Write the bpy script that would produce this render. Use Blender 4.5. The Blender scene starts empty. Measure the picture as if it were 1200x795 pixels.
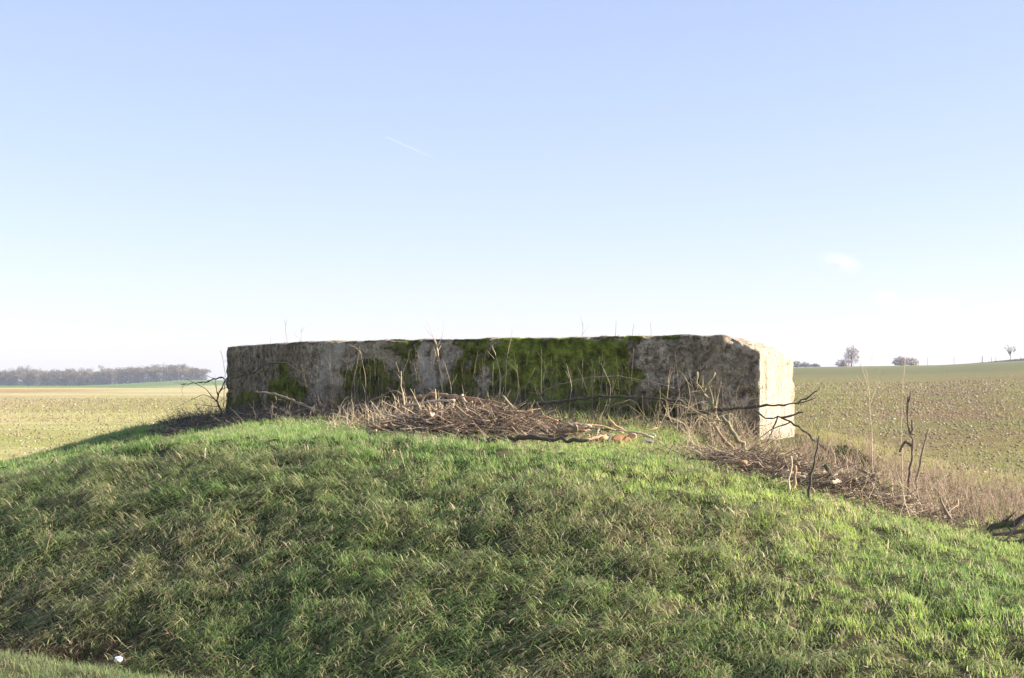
import bpy, math, random
import numpy as np
from mathutils import Vector

random.seed(7)
rng = np.random.default_rng(11)
SC = bpy.context.scene
COL = SC.collection
R_ = math.radians

# ------------------------------------------------------------------ camera, sky, sun
EYE, F, HOR = 1.6, 1667.0, 443.0
cam_d = bpy.data.cameras.new('camera')
cam = bpy.data.objects.new('camera', cam_d); COL.objects.link(cam)
cam.location = (0, 0, EYE); cam.rotation_euler = (R_(90), 0, 0)
cam_d.sensor_width = 36; cam_d.lens = 36*F/1200; cam_d.shift_y = (HOR-397.5)/1200
cam_d.clip_start = 0.1; cam_d.clip_end = 40000
SC.camera = cam

SUN_EL, SUN_AZ = 21.0, -4.0          # azimuth measured from +X (picture right) towards +Y (away)
w = bpy.data.worlds.new('World'); SC.world = w; w.use_nodes = True
nt = w.node_tree; nt.nodes.clear()
sky = nt.nodes.new('ShaderNodeTexSky'); sky.sky_type = 'NISHITA'; sky.sun_disc = False
sky.sun_elevation = R_(SUN_EL); sky.sun_rotation = R_(90-SUN_AZ)
sky.altitude = 100; sky.air_density = 0.9; sky.dust_density = 0.4; sky.ozone_density = 3.7
bg = nt.nodes.new('ShaderNodeBackground'); bg.inputs[1].default_value = 0.125
wo = nt.nodes.new('ShaderNodeOutputWorld')
tint = nt.nodes.new('ShaderNodeMixRGB'); tint.blend_type = 'MULTIPLY'; tint.inputs[0].default_value = 1
tint.inputs[2].default_value = (1.34, 1.20, 1.32, 1)
gam = nt.nodes.new('ShaderNodeGamma'); gam.inputs[1].default_value = .56
nt.links.new(sky.outputs[0], gam.inputs[0]); nt.links.new(gam.outputs[0], tint.inputs[1]); nt.links.new(tint.outputs[0], bg.inputs[0])
nt.links.new(bg.outputs[0], wo.inputs[0])

sl = bpy.data.lights.new('sun', 'SUN'); sl.energy = 5.0; sl.angle = R_(0.6); sl.color = (1.0, 0.91, 0.77)
so = bpy.data.objects.new('sun', sl); COL.objects.link(so)
sd = Vector((math.cos(R_(SUN_EL))*math.cos(R_(SUN_AZ)), math.cos(R_(SUN_EL))*math.sin(R_(SUN_AZ)), math.sin(R_(SUN_EL))))
so.rotation_euler = sd.to_track_quat('Z', 'Y').to_euler()
so.location = sd*50

vs = SC.view_settings
vs.view_transform = 'Standard'; vs.look = 'None'; vs.gamma = 1; vs.use_curve_mapping = False
vs.exposure = 1.5
SC.render.engine = 'CYCLES'
SC.cycles.max_bounces = 6; SC.cycles.diffuse_bounces = 4; SC.cycles.volume_bounces = 0
SC.cycles.transparent_max_bounces = 12

# ------------------------------------------------------------------ helpers
def tag(o, label=None, cat=None, group=None, kind=None):
    if label: o['label'] = label
    if cat: o['category'] = cat
    if group: o['group'] = group
    if kind: o['kind'] = kind
    return o

def hsh(ix, iy, iz, s):
    n = (ix*374761393 + iy*668265263 + iz*2147483647*3 + s*974634777) & 0xffffffff
    n = ((n ^ (n >> 13))*1274126177) & 0xffffffff
    n = ((n ^ (n >> 16))*2246822519) & 0xffffffff
    return ((n ^ (n >> 15)) & 0xffffff)/float(0xffffff)

def vnoise(x, y, z=0.0, s=0):
    x = np.asarray(x, float); y = np.asarray(y, float); z = np.asarray(z, float)+np.zeros_like(x)
    ix = np.floor(x).astype(np.int64); iy = np.floor(y).astype(np.int64); iz = np.floor(z).astype(np.int64)
    fx, fy, fz = x-ix, y-iy, z-iz
    fx = fx*fx*(3-2*fx); fy = fy*fy*(3-2*fy); fz = fz*fz*(3-2*fz)
    r = 0
    for a in (0, 1):
        for b in (0, 1):
            for c in (0, 1):
                r = r + hsh(ix+a, iy+b, iz+c, s)*(fx if a else 1-fx)*(fy if b else 1-fy)*(fz if c else 1-fz)
    return r*2-1

def fbm(x, y, z=0.0, s=0, o=4, g=.5):
    r = 0; a = 1; t = 0
    for i in range(o):
        k = 2.03**i
        r = r + a*vnoise(np.asarray(x)*k+i*7.3, np.asarray(y)*k+i*3.1, np.asarray(z)*k, s+i); t += a; a *= g
    return r/t*1.4

def sstep(a, b, x):
    t = np.clip((np.asarray(x, float)-a)/(b-a), 0, 1); return t*t*(3-2*t)

def mesh_np(name, V, faces, mat, parent=None, cols=None, smooth=False, attrs=None):
    """faces: list of (n,k) int arrays"""
    V = np.asarray(V, np.float32)
    me = bpy.data.meshes.new(name)
    me.vertices.add(len(V)); me.vertices.foreach_set('co', V.ravel())
    faces = [np.asarray(f, np.int32) for f in faces if len(f)]
    loops = np.concatenate([f.ravel() for f in faces])
    tot = np.concatenate([np.full(len(f), f.shape[1], np.int32) for f in faces])
    st = np.concatenate([[0], np.cumsum(tot)[:-1]]).astype(np.int32)
    me.loops.add(len(loops)); me.loops.foreach_set('vertex_index', loops)
    me.polygons.add(len(tot)); me.polygons.foreach_set('loop_start', st)
    if smooth: me.polygons.foreach_set('use_smooth', np.ones(len(tot), bool))
    me.update(calc_edges=True)
    if cols is not None:
        ca = me.color_attributes.new('Col', 'FLOAT_COLOR', 'POINT')
        c4 = np.ones((len(V), 4), np.float32); c4[:, :3] = cols
        ca.data.foreach_set('color', c4.ravel())
    for k, a in (attrs or {}).items():
        at = me.attributes.new(k, 'FLOAT', 'POINT'); at.data.foreach_set('value', np.asarray(a, np.float32))
    me.materials.append(mat)
    o = bpy.data.objects.new(name, me); COL.objects.link(o)
    if parent: o.parent = parent
    return o

class NB:
    def __init__(s, name):
        s.m = bpy.data.materials.new(name); s.m.use_nodes = True
        s.n = s.m.node_tree.nodes; s.l = s.m.node_tree.links; s.n.clear()
        s.out = s.n.new('ShaderNodeOutputMaterial')
    def add(s, t, **k):
        nd = s.n.new('ShaderNode'+t)
        for a, b in k.items():
            if a.startswith('_'): setattr(nd, a[1:], b)
            else:
                key = int(a[1:]) if a[0] == 'i' and a[1:].isdigit() else a.replace('__', ' ')
                if hasattr(b, 'is_linked') or isinstance(b, bpy.types.NodeSocket): s.l.new(b, nd.inputs[key])
                else: nd.inputs[key].default_value = b
        return nd
    def attr(s, name): return s.add('Attribute', _attribute_name=name)
    def noise(s, vec, scale, detail=4, rough=.6, dist=0):
        return s.add('TexNoise', Vector=vec, Scale=scale, Detail=detail, Roughness=rough, Distortion=dist).outputs[0]
    def ramp(s, fac, stops):
        r = s.add('ValToRGB', Fac=fac); e = r.color_ramp.elements
        while len(e) < len(stops): e.new(.5)
        for q, (p, c) in zip(e, stops):
            q.position = p; q.color = (c[0], c[1], c[2], 1) if not isinstance(c, (int, float)) else (c, c, c, 1)
        return r.outputs[0]
    def mix(s, f, a, b, mode='MIX'):
        m = s.add('MixRGB', _blend_type=mode)
        for i, v in ((0, f), (1, a), (2, b)):
            if isinstance(v, bpy.types.NodeSocket): s.l.new(v, m.inputs[i])
            elif isinstance(v, (int, float)): m.inputs[i].default_value = v if i == 0 else (v, v, v, 1)
            else: m.inputs[i].default_value = (*v, 1)
        return m.outputs[0]
    def math(s, op, a, b=0., clamp=False):
        m = s.add('Math', _operation=op, _use_clamp=clamp)
        for i, v in ((0, a), (1, b)):
            if isinstance(v, bpy.types.NodeSocket): s.l.new(v, m.inputs[i])
            else: m.inputs[i].default_value = v
        return m.outputs[0]
    def bsdf(s, col, rough=.9, bump=None, bstr=.5, bdist=.02, spec=.3):
        p = s.add('BsdfPrincipled', Roughness=rough)
        p.inputs['Specular IOR Level'].default_value = spec
        if isinstance(col, bpy.types.NodeSocket): s.l.new(col, p.inputs['Base Color'])
        else: p.inputs['Base Color'].default_value = (*col, 1)
        if bump is not None:
            b = s.add('Bump', Strength=bstr, Distance=bdist, Height=bump); s.l.new(b.outputs[0], p.inputs['Normal'])
        return p
    def done(s, sh):
        s.l.new(sh if isinstance(sh, bpy.types.NodeSocket) else sh.outputs[0], s.out.inputs[0]); return s.m

def leaf_mat(name, trans=.3, rough=.6, spec=.2, varied=0.0):
    b = NB(name); c = b.attr('Col').outputs[0]
    p = b.bsdf(c, rough, spec=spec); t = b.add('BsdfTranslucent', Color=c)
    m = b.add('MixShader', Fac=trans); b.l.new(p.outputs[0], m.inputs[1]); b.l.new(t.outputs[0], m.inputs[2])
    return b.done(m)

def bark_mat(name, c1, c2, scale=30, c3=None):
    b = NB(name); tc = b.add('TexCoord').outputs['Object']
    n = b.noise(tc, scale, 5, .7); n2 = b.noise(tc, scale*.25, 3)
    col = b.mix(n, c1, c2)
    if c3: col = b.mix(b.ramp(n2, [(.5, 0.), (.62, 1.)]), col, c3)
    return b.done(b.bsdf(col, .85, n, .6, .01))

M_GRASS = leaf_mat('grass_blade', .5)
M_DRY = leaf_mat('dry_plant', .25, .8)
M_TWIG = leaf_mat('twig_bark', 0.0, .85)
M_MOSS = leaf_mat('moss_frond', .2, .9, .1)
M_CROWN = leaf_mat('bare_crown', .15, .9, .1)
M_DARKBARK = bark_mat('dark_bark', (.045, .035, .028), (.13, .10, .085), 40, (.10, .12, .05))
M_GREYBARK = bark_mat('grey_bark', (.15, .115, .08), (.40, .315, .22), 45)
M_BROWNBARK = bark_mat('brown_bark', (.17, .10, .055), (.52, .365, .225), 50)
M_PALEWOOD = bark_mat('pale_wood', (.42, .32, .21), (.68, .54, .38), 35)
M_SAPBARK = bark_mat('sapling_bark', (.09, .065, .05), (.26, .19, .14), 45)
M_RAWWOOD = bark_mat('split_raw_wood', (.48, .27, .13), (.66, .44, .25), 30)
M_MOSSBARK = bark_mat('mossy_bark', (.12, .10, .06), (.40, .33, .19), 45, (.30, .28, .13))
M_TRUNK = bark_mat('tree_bark', (.16, .13, .12), (.28, .24, .21), 2)

# ------------------------------------------------------------------ terrain
CU, SU = math.cos(R_(30)), math.sin(R_(30))
def uv(x, y): return CU*x-SU*y, SU*x+CU*y
def xy(u, v): return CU*u+SU*v, -SU*u+CU*v

gu = np.arange(-45, 35.01, .1); gv = np.arange(-10, 50.01, .1)
Ru = np.interp(gu, [-30, -16, -14.6, -13.7, -12.9, -12.2, -10, -7.6, -4.9, -3.4, -2.07, 0, 6], [.04, .08, .12, .24, .46, .74, .96, .95, .80, .42, .17, .08, .06])
Pu = np.interp(gu, [-22, -18.2, -17, -16, -14.5, -12.6, -9, -7, -5.8, -4.5, -3.2, -1.5, 2], [0, 0.05, .45, .86, 1.06, 1.20, 1.22, 1.10, .88, .45, .16, .02, 0])
T = np.zeros((len(gu), len(gv)))
for i in range(len(gu)):
    r, p = Ru[i], Pu[i]
    T[i] = np.interp(gv, [4.4, 5.95, 6.55, 7.4, 8.3, 9.8, 11.3, 12.2, 16, 19.5, 25], [0, -.03, -.60, -.60, -.20, .02+.52*r, r, .97*r+.03*p, p, .9*p, 0])
def blur(A, n, ax):
    k = np.ones(n)/n
    return np.apply_along_axis(lambda a: np.convolve(np.pad(a, n//2, mode='edge'), k, 'valid'), ax, A)
for _ in range(2):
    T = blur(blur(T, 5, 1), 9, 0)

def far_field(x, y):
    t = x/np.maximum(np.abs(y), 1e-3); t = np.clip(t, -.7, .7)
    Y = np.abs(y)
    # left: gentle dip then a low green rise, right: a steady rise to a ridge
    La = np.interp(Y, [0, 30, 120, 250, 500, 700, 900, 2500], [0, 0, -.15, -.65, -1.25, -3.2, -3.4, -4])
    Lb = np.interp(Y, [0, 30, 120, 250, 450, 650, 900, 2500], [0, 0, -.15, -.60, -1.35, .30, .1, -4])
    wl = sstep(-.31, -.215, t); L = La*(1-wl)+Lb*wl
    rs = np.interp(t, [.1, .2, .3, .36, .7], [3.9, 4.6, 5.2, 6.5, 9.5])
    g = np.interp(Y, [0, 25, 60, 120, 250, 400, 600, 1200, 2500], [0, 0, .07, .24, .62, 1, .95, -.5, -1])
    wr = sstep(-.06, .12, t)
    z = L*(1-wr)+rs*g*wr
    back = sstep(-5, 25, y)
    return z*back

def bank(x, y):
    u, v = uv(x, y)
    fu = np.clip((u-gu[0])/.1, 0, len(gu)-1.001); fv = np.clip((v-gv[0])/.1, 0, len(gv)-1.001)
    iu = fu.astype(int); iv = fv.astype(int); a = fu-iu; b = fv-iv
    h = T[iu, iv]*(1-a)*(1-b)+T[iu+1, iv]*a*(1-b)+T[iu, iv+1]*(1-a)*b+T[iu+1, iv+1]*a*b
    inside = sstep(-44, -40, u)*(1-sstep(30, 34, u))
    slope = sstep(6.2, 7.5, v)*(1-sstep(11.2, 12.5, v))
    near = sstep(-30, -26, u)*(1-sstep(16, 20, u))*sstep(2, 4, v)*(1-sstep(22, 26, v))
    n = slope*(.025*fbm(u*1.3, v*1.6, s=3, o=2)+.055*fbm(u*4.2, v*3.6, s=9, o=3)) \
        + (.03+.0*slope)*fbm(u*.8, v*.8, s=21, o=3)+.012*fbm(u*5, v*5, s=31, o=2)
    return h*inside+n*near

def H(x, y):
    x = np.asarray(x, float); y = np.asarray(y, float)
    return far_field(x, y)+bank(x, y)
def Hs(x, y): return float(H(np.array([x]), np.array([y]))[0])

def axis(lo_far, lo, hi, hi_far, step, g=1.035):
    mid = list(np.arange(lo, hi+1e-6, step)); a = []; p = lo; s = step
    while p > lo_far: s *= g; p -= s; a.append(max(p, lo_far))
    b = []; p = hi; s = step
    while p < hi_far: s *= g; p += s; b.append(min(p, hi_far))
    return np.array(a[::-1]+mid+b)
ax = axis(-1900, -9, 8, 1900, .07); ay = axis(-200, 5, 25, 2500, .07)
X, Y = np.meshgrid(ax, ay, indexing='ij'); nx, ny = X.shape
Z = H(X, Y)
Uu, Vv = uv(X, Y)
bankmask = (Uu > -32) & (Uu < 20) & (Vv < 17.3+1.2*vnoise(Uu*.7, Vv*.7, s=5)-.0*Uu) & (Vv > -2)
idx = np.arange(nx*ny).reshape(nx, ny)
quads = np.stack([idx[:-1, :-1], idx[1:, :-1], idx[1:, 1:], idx[:-1, 1:]], -1).reshape(-1, 4)
bm_ = (bankmask[:-1, :-1]).reshape(-1)
Vall = np.stack([X, Y, Z], -1).reshape(-1, 3)

# field colours by place: what grows where
def field_color(x, y):
    t = x/np.maximum(y, 1); Yd = np.maximum(y, 1)
    soil = np.array([.33, .225, .13]); stub = np.array([.68, .58, .33]); green = np.array([.16, .21, .06]); crop = np.array([.36, .36, .13])
    far = np.array([.24, .235, .115])
    left = 1-sstep(-.08, .05, t)
    n1 = sstep(-.5, .6, fbm(x*.06/np.maximum(Yd/60, 1)**.4, y*.11/np.maximum(Yd/60, 1)**.4, s=41, o=4))[..., None]
    # left field: stubble with a green flush nearby, straw-coloured further off
    g = sstep(30, 90, Yd)[..., None]
    L = (crop*1.25*(1-n1)+stub*.95*n1)*(1-g)+(stub*(.8+.2*n1))*g
    band = (sstep(62, 78, Yd)*(1-sstep(110, 150, Yd)))[..., None]
    L = L*(1-.45*band)+soil*1.0*.45*band
    gs = (sstep(330, 400, Yd)*(1-sstep(-.27, -.2, t)))[..., None]; L = L*(1-gs)+np.array([.20, .30, .10])*gs
    og = (sstep(190, 230, Yd)*(1-sstep(280, 330, Yd))*(1-sstep(-.33, -.25, t)))[..., None]; L = L*(1-og*.75)+np.array([.50, .30, .16])*og*.75
    dk = (sstep(196, 202, Yd)*(1-sstep(212, 220, Yd))*(1-sstep(-.345, -.325, t))*sstep(-.365, -.355, t))[..., None]; L = L*(1-dk*.7)+np.array([.28, .16, .08])*dk*.7
    hill = (sstep(470, 520, Yd)*sstep(-.32, -.28, t))[..., None]; L = L*(1-hill)+np.array([.21, .29, .12])*hill
    # right field: brown tilled soil showing a thin green crop
    n2 = sstep(-.45, .45, fbm(x*.05, y*.16, s=61, o=4))[..., None]
    Rr = soil*(1-n2*.62)*.95+crop*.8*n2*.62
    f = sstep(90, 200, Yd)[..., None]; Rr = Rr*(1-f)+far*f
    st = sstep(.1, .6, np.sin(Yd*.03+2*t)*.5+.5)[..., None]; Rr = Rr*(1-.12*st)
    nb = (1-sstep(26, 40, Yd))[..., None]; Rr = Rr*(1-.5*nb)+crop*.5*nb
    return L*left[..., None]+Rr*(1-left[..., None])

def submesh(sel, name, mat, cols):
    q = quads[sel]; used = np.unique(q); mp = np.full(nx*ny, -1, np.int32); mp[used] = np.arange(len(used))
    return mesh_np(name, Vall[used], [mp[q]], mat, cols=cols[used], smooth=True)

# field material
b = NB('field_soil'); geo = b.add('NewGeometry').outputs['Position']
base = b.attr('Col').outputs[0]
mp1 = b.add('Mapping', Vector=geo, Scale=(1, 1.6, 1)).outputs[0]
mp2 = b.add('Mapping', Vector=geo, Scale=(.12, .5, .3)).outputs[0]
n1 = b.noise(mp1, 3.2, 6, .75); n2 = b.noise(mp1, .6, 5, .7); n3 = b.noise(mp2, 1.0, 5, .65)
c = b.mix(b.ramp(n1, [(.38, .0), (.62, 1.)]), b.mix(1.0, base, (.62, .55, .52), 'MULTIPLY'), base)
c = b.mix(b.ramp(n2, [(.42, .0), (.6, .6)]), c, b.mix(1.0, base, (.85, 1.12, .62), 'MULTIPLY'))
c = b.mix(b.ramp(n3, [(.42, .0), (.58, .7)]), c, b.mix(1.0, base, (.74, .66, .66), 'MULTIPLY'))
hb = b.math('ADD', n1, b.math('MULTIPLY', n2, 1.5))
M_FIELD = b.done(b.bsdf(c, .95, hb, 1.0, .12, spec=.1))
# bank soil / thatch under the grass
b = NB('bank_turf'); geo = b.add('NewGeometry').outputs['Position']
n1 = b.noise(geo, 9, 6, .7); n2 = b.noise(geo, 1.6, 4, .6)
c = b.ramp(n1, [(.3, (.04, .036, .02)), (.5, (.10, .09, .045)), (.7, (.20, .16, .09))])
c = b.mix(b.ramp(n2, [(.4, 0.), (.6, .7)]), c, (.045, .07, .018))
M_TURF = b.done(b.bsdf(c, .95, n1, 1.0, .05, spec=.1))

fc = field_color(X, Y).reshape(-1, 3)
tag(submesh(~bm_, 'field', M_FIELD, fc), kind='structure')
tag(submesh(bm_, 'earth_bank', M_TURF, fc), kind='structure')

# ------------------------------------------------------------------ projecting helpers (photo pixel -> place on the ground)
def T_(px): return (px-600)/F
def Pv(px, py, v):                      # the point on this line of sight at depth v behind the road edge
    t = T_(px); d = v/(SU*t+CU); return Vector((t*d, d, EYE+(HOR-py)/F*d))
_ds = np.concatenate([np.arange(5, 30, .02), np.arange(30, 120, .2)])
def G(px, py, vmax=15.8):               # where the line of sight meets the ground
    t = T_(px); k = (HOR-py)/F
    z = EYE+k*_ds; h = H(t*_ds, _ds); hit = np.where(z < h)[0]
    d = _ds[hit[0]] if len(hit) else 14.0
    x, y = t*d, d; v = SU*x+CU*y
    if v > vmax:
        s = vmax/v; x *= s; y *= s
    return Vector((x, y, Hs(x, y)))

# ------------------------------------------------------------------ tubes
def tubes(P, Rr, sides=3, caps=True):
    """P (N,K,3), Rr (N,K) -> verts, faces list"""
    P = np.asarray(P, float); Rr = np.asarray(Rr, float); N, K, _ = P.shape
    D = np.gradient(P, axis=1); D /= np.linalg.norm(D, axis=2, keepdims=True)+1e-9
    ref = np.zeros_like(D); ref[..., 2] = 1; m = np.abs(D[:, :, 2]) > .85; ref[m] = (1, 0, 0)
    # keep one reference per tube so rings do not twist
    mm = np.abs(D[..., 2]).mean(1) > .6
    ref[:] = (0, 0, 1); ref[mm] = (1, 0.13, 0)
    A = np.cross(D, ref); A /= np.linalg.norm(A, axis=2, keepdims=True)+1e-9
    B = np.cross(D, A)
    an = np.arange(sides)*2*math.pi/sides
    V = P[:, :, None, :]+Rr[:, :, None, None]*(A[:, :, None, :]*np.cos(an)[None, None, :, None]+B[:, :, None, :]*np.sin(an)[None, None, :, None])
    V = V.reshape(-1, 3)
    n = np.arange(N)[:, None, None]; k = np.arange(K-1)[None, :, None]; s = np.arange(sides)[None, None, :]
    a = (n*K+k)*sides; q = np.stack(np.broadcast_arrays(a+s, a+(s+1) % sides, a+sides+(s+1) % sides, a+sides+s), -1).reshape(-1, 4)
    f = [q]
    if caps:
        n1 = np.arange(N)[:, None]; s1 = np.arange(sides)[None, ::-1]
        f.append((n1*K*sides+s1)); f.append(n1*K*sides+(K-1)*sides+np.arange(sides)[None, :])
    return V, f

def resample(pts, K, wob, seed):
    pts = np.array([list(p) for p in pts], float); r = np.random.default_rng(seed)
    seg = np.linalg.norm(np.diff(pts, axis=0), axis=1); L = np.concatenate([[0], np.cumsum(seg)])
    s = np.linspace(0, L[-1], K)
    o = np.stack([np.interp(s, L, pts[:, i]) for i in range(3)], 1)
    # smooth corners lightly then add knots
    for _ in range(1):
        o[1:-1] = o[1:-1]*.5+(o[:-2]+o[2:])*.25
    if wob: o[1:-1] += r.normal(0, wob, (K-2, 3))
    return o

def stick_mesh(name, pts, r0, r1, mat, parent=None, K=None, wob=None, sides=8, seed=0, loc=None):
    Ltot = sum((Vector(b_)-Vector(a_)).length for a_, b_ in zip(pts[:-1], pts[1:]))
    K = K or max(6, min(40, int(Ltot/.05)))
    wob = r0*.42 if wob is None else wob
    p = resample(pts, K, wob, seed)
    loc = Vector(pts[0]) if loc is None else Vector(loc)
    r = np.random.default_rng(seed+5)
    rr = np.linspace(r0, r1, K)*(1+r.normal(0, .14, K))
    V, f = tubes((p-np.array(loc))[None], rr[None], sides)
    V = V+r.normal(0, r0*.06, V.shape)
    if max(r0, r1) > .045:
        nn_ = V-np.repeat(p-np.array(loc), sides, 0); V = V+nn_*(.35*fbm(V[:, 0]*14, V[:, 1]*14, V[:, 2]*14, s=seed, o=3))[:, None]
    o = mesh_np(name, V, f, mat, parent, smooth=False)
    if parent is None: o.location = loc
    return o, p, rr

def side_twigs(p, rr, n, Lr, seed, ang=.7, up=.2, K=6):
    r = np.random.default_rng(seed); out = []
    for i in range(n):
        k = r.integers(int(len(p)*.25), len(p)-1); d = p[min(k+1, len(p)-1)]-p[k-1]; d /= np.linalg.norm(d)+1e-9
        s = r.normal(0, 1, 3); s -= d*s.dot(d); s /= np.linalg.norm(s)
        dr = d*math.cos(ang)+s*math.sin(ang); dr[2] += up; dr /= np.linalg.norm(dr)
        L = r.uniform(*Lr); q = [p[k]]
        for j in range(K-1):
            dr = dr+r.normal(0, .16, 3); dr /= np.linalg.norm(dr); q.append(q[-1]+dr*L/(K-1))
        out.append((np.array(q), rr[k]*.5))
    return out

def branch(name, label, cat, px_pts, r0, r1, mat, twigs=0, tl=(.1, .3), group=None, seed=0, v0=None, cut=False, lift=0.0, up=.2, anchor=True, forks=()):
    """px_pts: [(px,py[,dv])]; the first is put on the ground, the rest at that depth plus dv"""
    if anchor: a = G(*px_pts[0][:2]); v = uv(a.x, a.y)[1]
    else: v = v0
    if v0 is not None: v = v0
    P = [Pv(q[0], q[1], v+(q[2] if len(q) > 2 else 0)) for q in px_pts]
    if anchor:
        P[0].z = Hs(P[0].x, P[0].y)-.03
    dz = abs(P[-1].z-P[0].z); dh = math.hypot(P[-1].x-P[0].x, P[-1].y-P[0].y)
    g0 = Hs(P[0].x, P[0].y)
    if not anchor and dz > dh*.8 and P[0].z > g0: P.insert(0, Vector((P[0].x+.01, P[0].y, g0-.03)))
    loc = P[0].copy()
    e = bpy.data.objects.new(name, None); COL.objects.link(e); e.location = loc; e.empty_display_size = .1
    tag(e, label, cat, group)
    rel = [q-loc for q in P]
    o, p, rr = stick_mesh('stem', rel, r0, r1, mat, e, seed=seed, loc=(0, 0, 0), sides=22 if max(r0, r1) > .045 else 8)
    for j, fk in enumerate(forks):
        fp, fr0, fr1 = fk
        q = [Pv(z_[0], z_[1], v+(z_[2] if len(z_) > 2 else 0))-loc for z_ in fp]
        # root the fork on the nearest stem point
        i0 = int(np.argmin(np.linalg.norm(p-np.array(q[0]), axis=1))); q[0] = Vector(p[i0])
        fo, p2, r2 = stick_mesh('side_branch', q, fr0, fr1, mat, e, seed=seed+20+j, loc=(0, 0, 0))
    if cut:
        d = p[-1]-p[-2]; d /= np.linalg.norm(d)
        V, f = tubes(np.array([[p[-1]-d*.004, p[-1]+d*.004]]), np.array([[r1*1.02, r1*.95]]), 10)
        mesh_np('cut_end', V, f, M_PALEWOOD, e)
    for q, rq in side_twigs(p, rr, twigs, tl, seed+9, up=up):
        V, f = tubes(q[None], np.linspace(max(rq, .002), .0012, len(q))[None], 4)
        mesh_np('twig', V, f, mat, e)
    return e

# ------------------------------------------------------------------ blades
def blades(base, L, wd, az, lean0, lean1, col, K=3, tipcol=None):
    """ribbons: base (N,3), az = heading of the lean, lean angles from vertical at root and tip"""
    N = len(base); s = np.linspace(0, 1, K+1)
    P = np.zeros((N, K+1, 3)); P[:, 0] = base
    for k in range(K):
        th = lean0+(lean1-lean0)*((k+.5)/K)
        P[:, k+1, 0] = P[:, k, 0]+L/K*np.sin(th)*np.cos(az)
        P[:, k+1, 1] = P[:, k, 1]+L/K*np.sin(th)*np.sin(az)
        P[:, k+1, 2] = P[:, k, 2]+L/K*np.cos(th)
    sa = az+math.pi/2+rng.normal(0, .6, N)
    W_ = np.stack([np.cos(sa), np.sin(sa), np.zeros(N)], -1)
    V = np.zeros((N, 2*K+1, 3))
    for k in range(K):
        wk = wd*(1-.55*(k/K))
        V[:, 2*k] = P[:, k]-W_*wk[:, None]/2; V[:, 2*k+1] = P[:, k]+W_*wk[:, None]/2
    V[:, 2*K] = P[:, K]
    o = np.arange(N)[:, None]*(2*K+1)
    Q = np.concatenate([o+np.array([[2*k, 2*k+1, 2*k+3, 2*k+2]]) for k in range(K-1)]) if K > 1 else np.zeros((0, 4), int)
    Tt = o+np.array([[2*K-2, 2*K-1, 2*K]])
    C = np.repeat(col[:, None, :], 2*K+1, 1)
    return V.reshape(-1, 3), Q, Tt, C.reshape(-1, 3)

def blade_obj(name, parts, mat):
    Vs, Qs, Ts, Cs = [], [], [], []; o = 0
    for V, Q, Tt, C in parts:
        Vs.append(V); Qs.append(Q+o); Ts.append(Tt+o); Cs.append(C); o += len(V)
    return mesh_np(name, np.concatenate(Vs), [np.concatenate(Qs), np.concatenate(Ts)], mat, cols=np.concatenate(Cs))

def in_view(x, y, m=.24, zmax=None):
    t = x/np.maximum(y, .1); return (y > 3) & (np.abs(t) < .36+m)

def lerp(a, b, f): return np.asarray(a)*(1-f)+np.asarray(b)*f

GREEN = np.array([.25, .40, .12]); LIME = np.array([.50, .60, .17]); OLIVE = np.array([.35, .38, .17])
TAN = np.array([.58, .46, .30]); STRAW = np.array([.74, .63, .42]); DKGREEN = np.array([.12, .20, .075]); UMBER = np.array([.24, .17, .11])

DOWN = math.atan2(-CU, -SU)      # heading straight down the bank

# region weights on the bank
def freshness(u, v):
    """0 = long matted dry grass on the steep face, 1 = short fresh green sward"""
    rim = sstep(10.0, 11.3, v+.5*vnoise(u*1.3, v*1.3, s=71))
    right = sstep(-5.2, -2.6, u+.5*vnoise(u, v, s=72))*sstep(7.6, 9.8, v+.4*(u+4))
    left = (1-sstep(-13.4, -11.8, u))*.75
    return np.clip(np.maximum(np.maximum(rim, right), left), 0, 1)

def tuft_field(n, u0, u1, v0, v1, accept):
    u = rng.uniform(u0, u1, n); v = rng.uniform(v0, v1, n); x, y = xy(u, v)
    k = in_view(x, y) & accept(u, v); return u[k], v[k], x[k], y[k]

def bare(u, v):
    """where litter and soil lie instead of turf (under the wall, in the ditch, under the heaps)"""
    line = 12.75+.25*vnoise(u*1.2, v*0, s=81)-.0*u
    lw = np.interp(u, [-17, -13.5, -12, -10, -8.6, -7.4, -6.9, -6.1, -5.7, -4.6, -3.4, -2, 0], [13.4, 14.5, 14.4, 13.3, 12.2, 12.2, 14.5, 14.5, 12.9, 12.3, 12.2, 12.2, 12.3])+.25*vnoise(u*1.7, 0*v, s=82)
    t = xy(u, v)[0]/np.maximum(xy(u, v)[1], 1); lw = lw+4*(1-sstep(-.27, -.245, t+.012*vnoise(v*3, u*0, s=83)))
    return sstep(0, .5, v-lw)

parts = []
# (a) matted long grass on the face
u, v, x, y = tuft_field(31000, -22, 5, 7.35, 12.2, lambda u, v: rng.random(len(u)) > freshness(u, v)*.93)
nb = 22
N = len(u)*nb
def rep(a): return np.repeat(a, nb)
tilt = rng.normal(0, .3, len(u))+.6*vnoise(u*1.3, v*1.3, s=91)
tint = fbm(u*.9, v*.9, s=93, o=3); tint2 = rng.random(len(u))
bx = rep(x)+rng.normal(0, .035, N); by = rep(y)+rng.normal(0, .035, N)
bz = H(bx, by)+rng.uniform(.0, .075, N)
dry = np.clip(.41+.26*rep(tint)+rng.normal(0, .26, N)+.45*(rep(tint2)-.5), 0, 1)[:, None]
col = np.where(dry > .62, lerp(OLIVE*1.3, TAN, np.clip((dry-.55)*2.2, 0, 1)), lerp(GREEN*.9, OLIVE, np.clip(dry*1.5, 0, 1)))
col = np.where(rng.random((N, 1)) < .10, UMBER, col)
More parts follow.
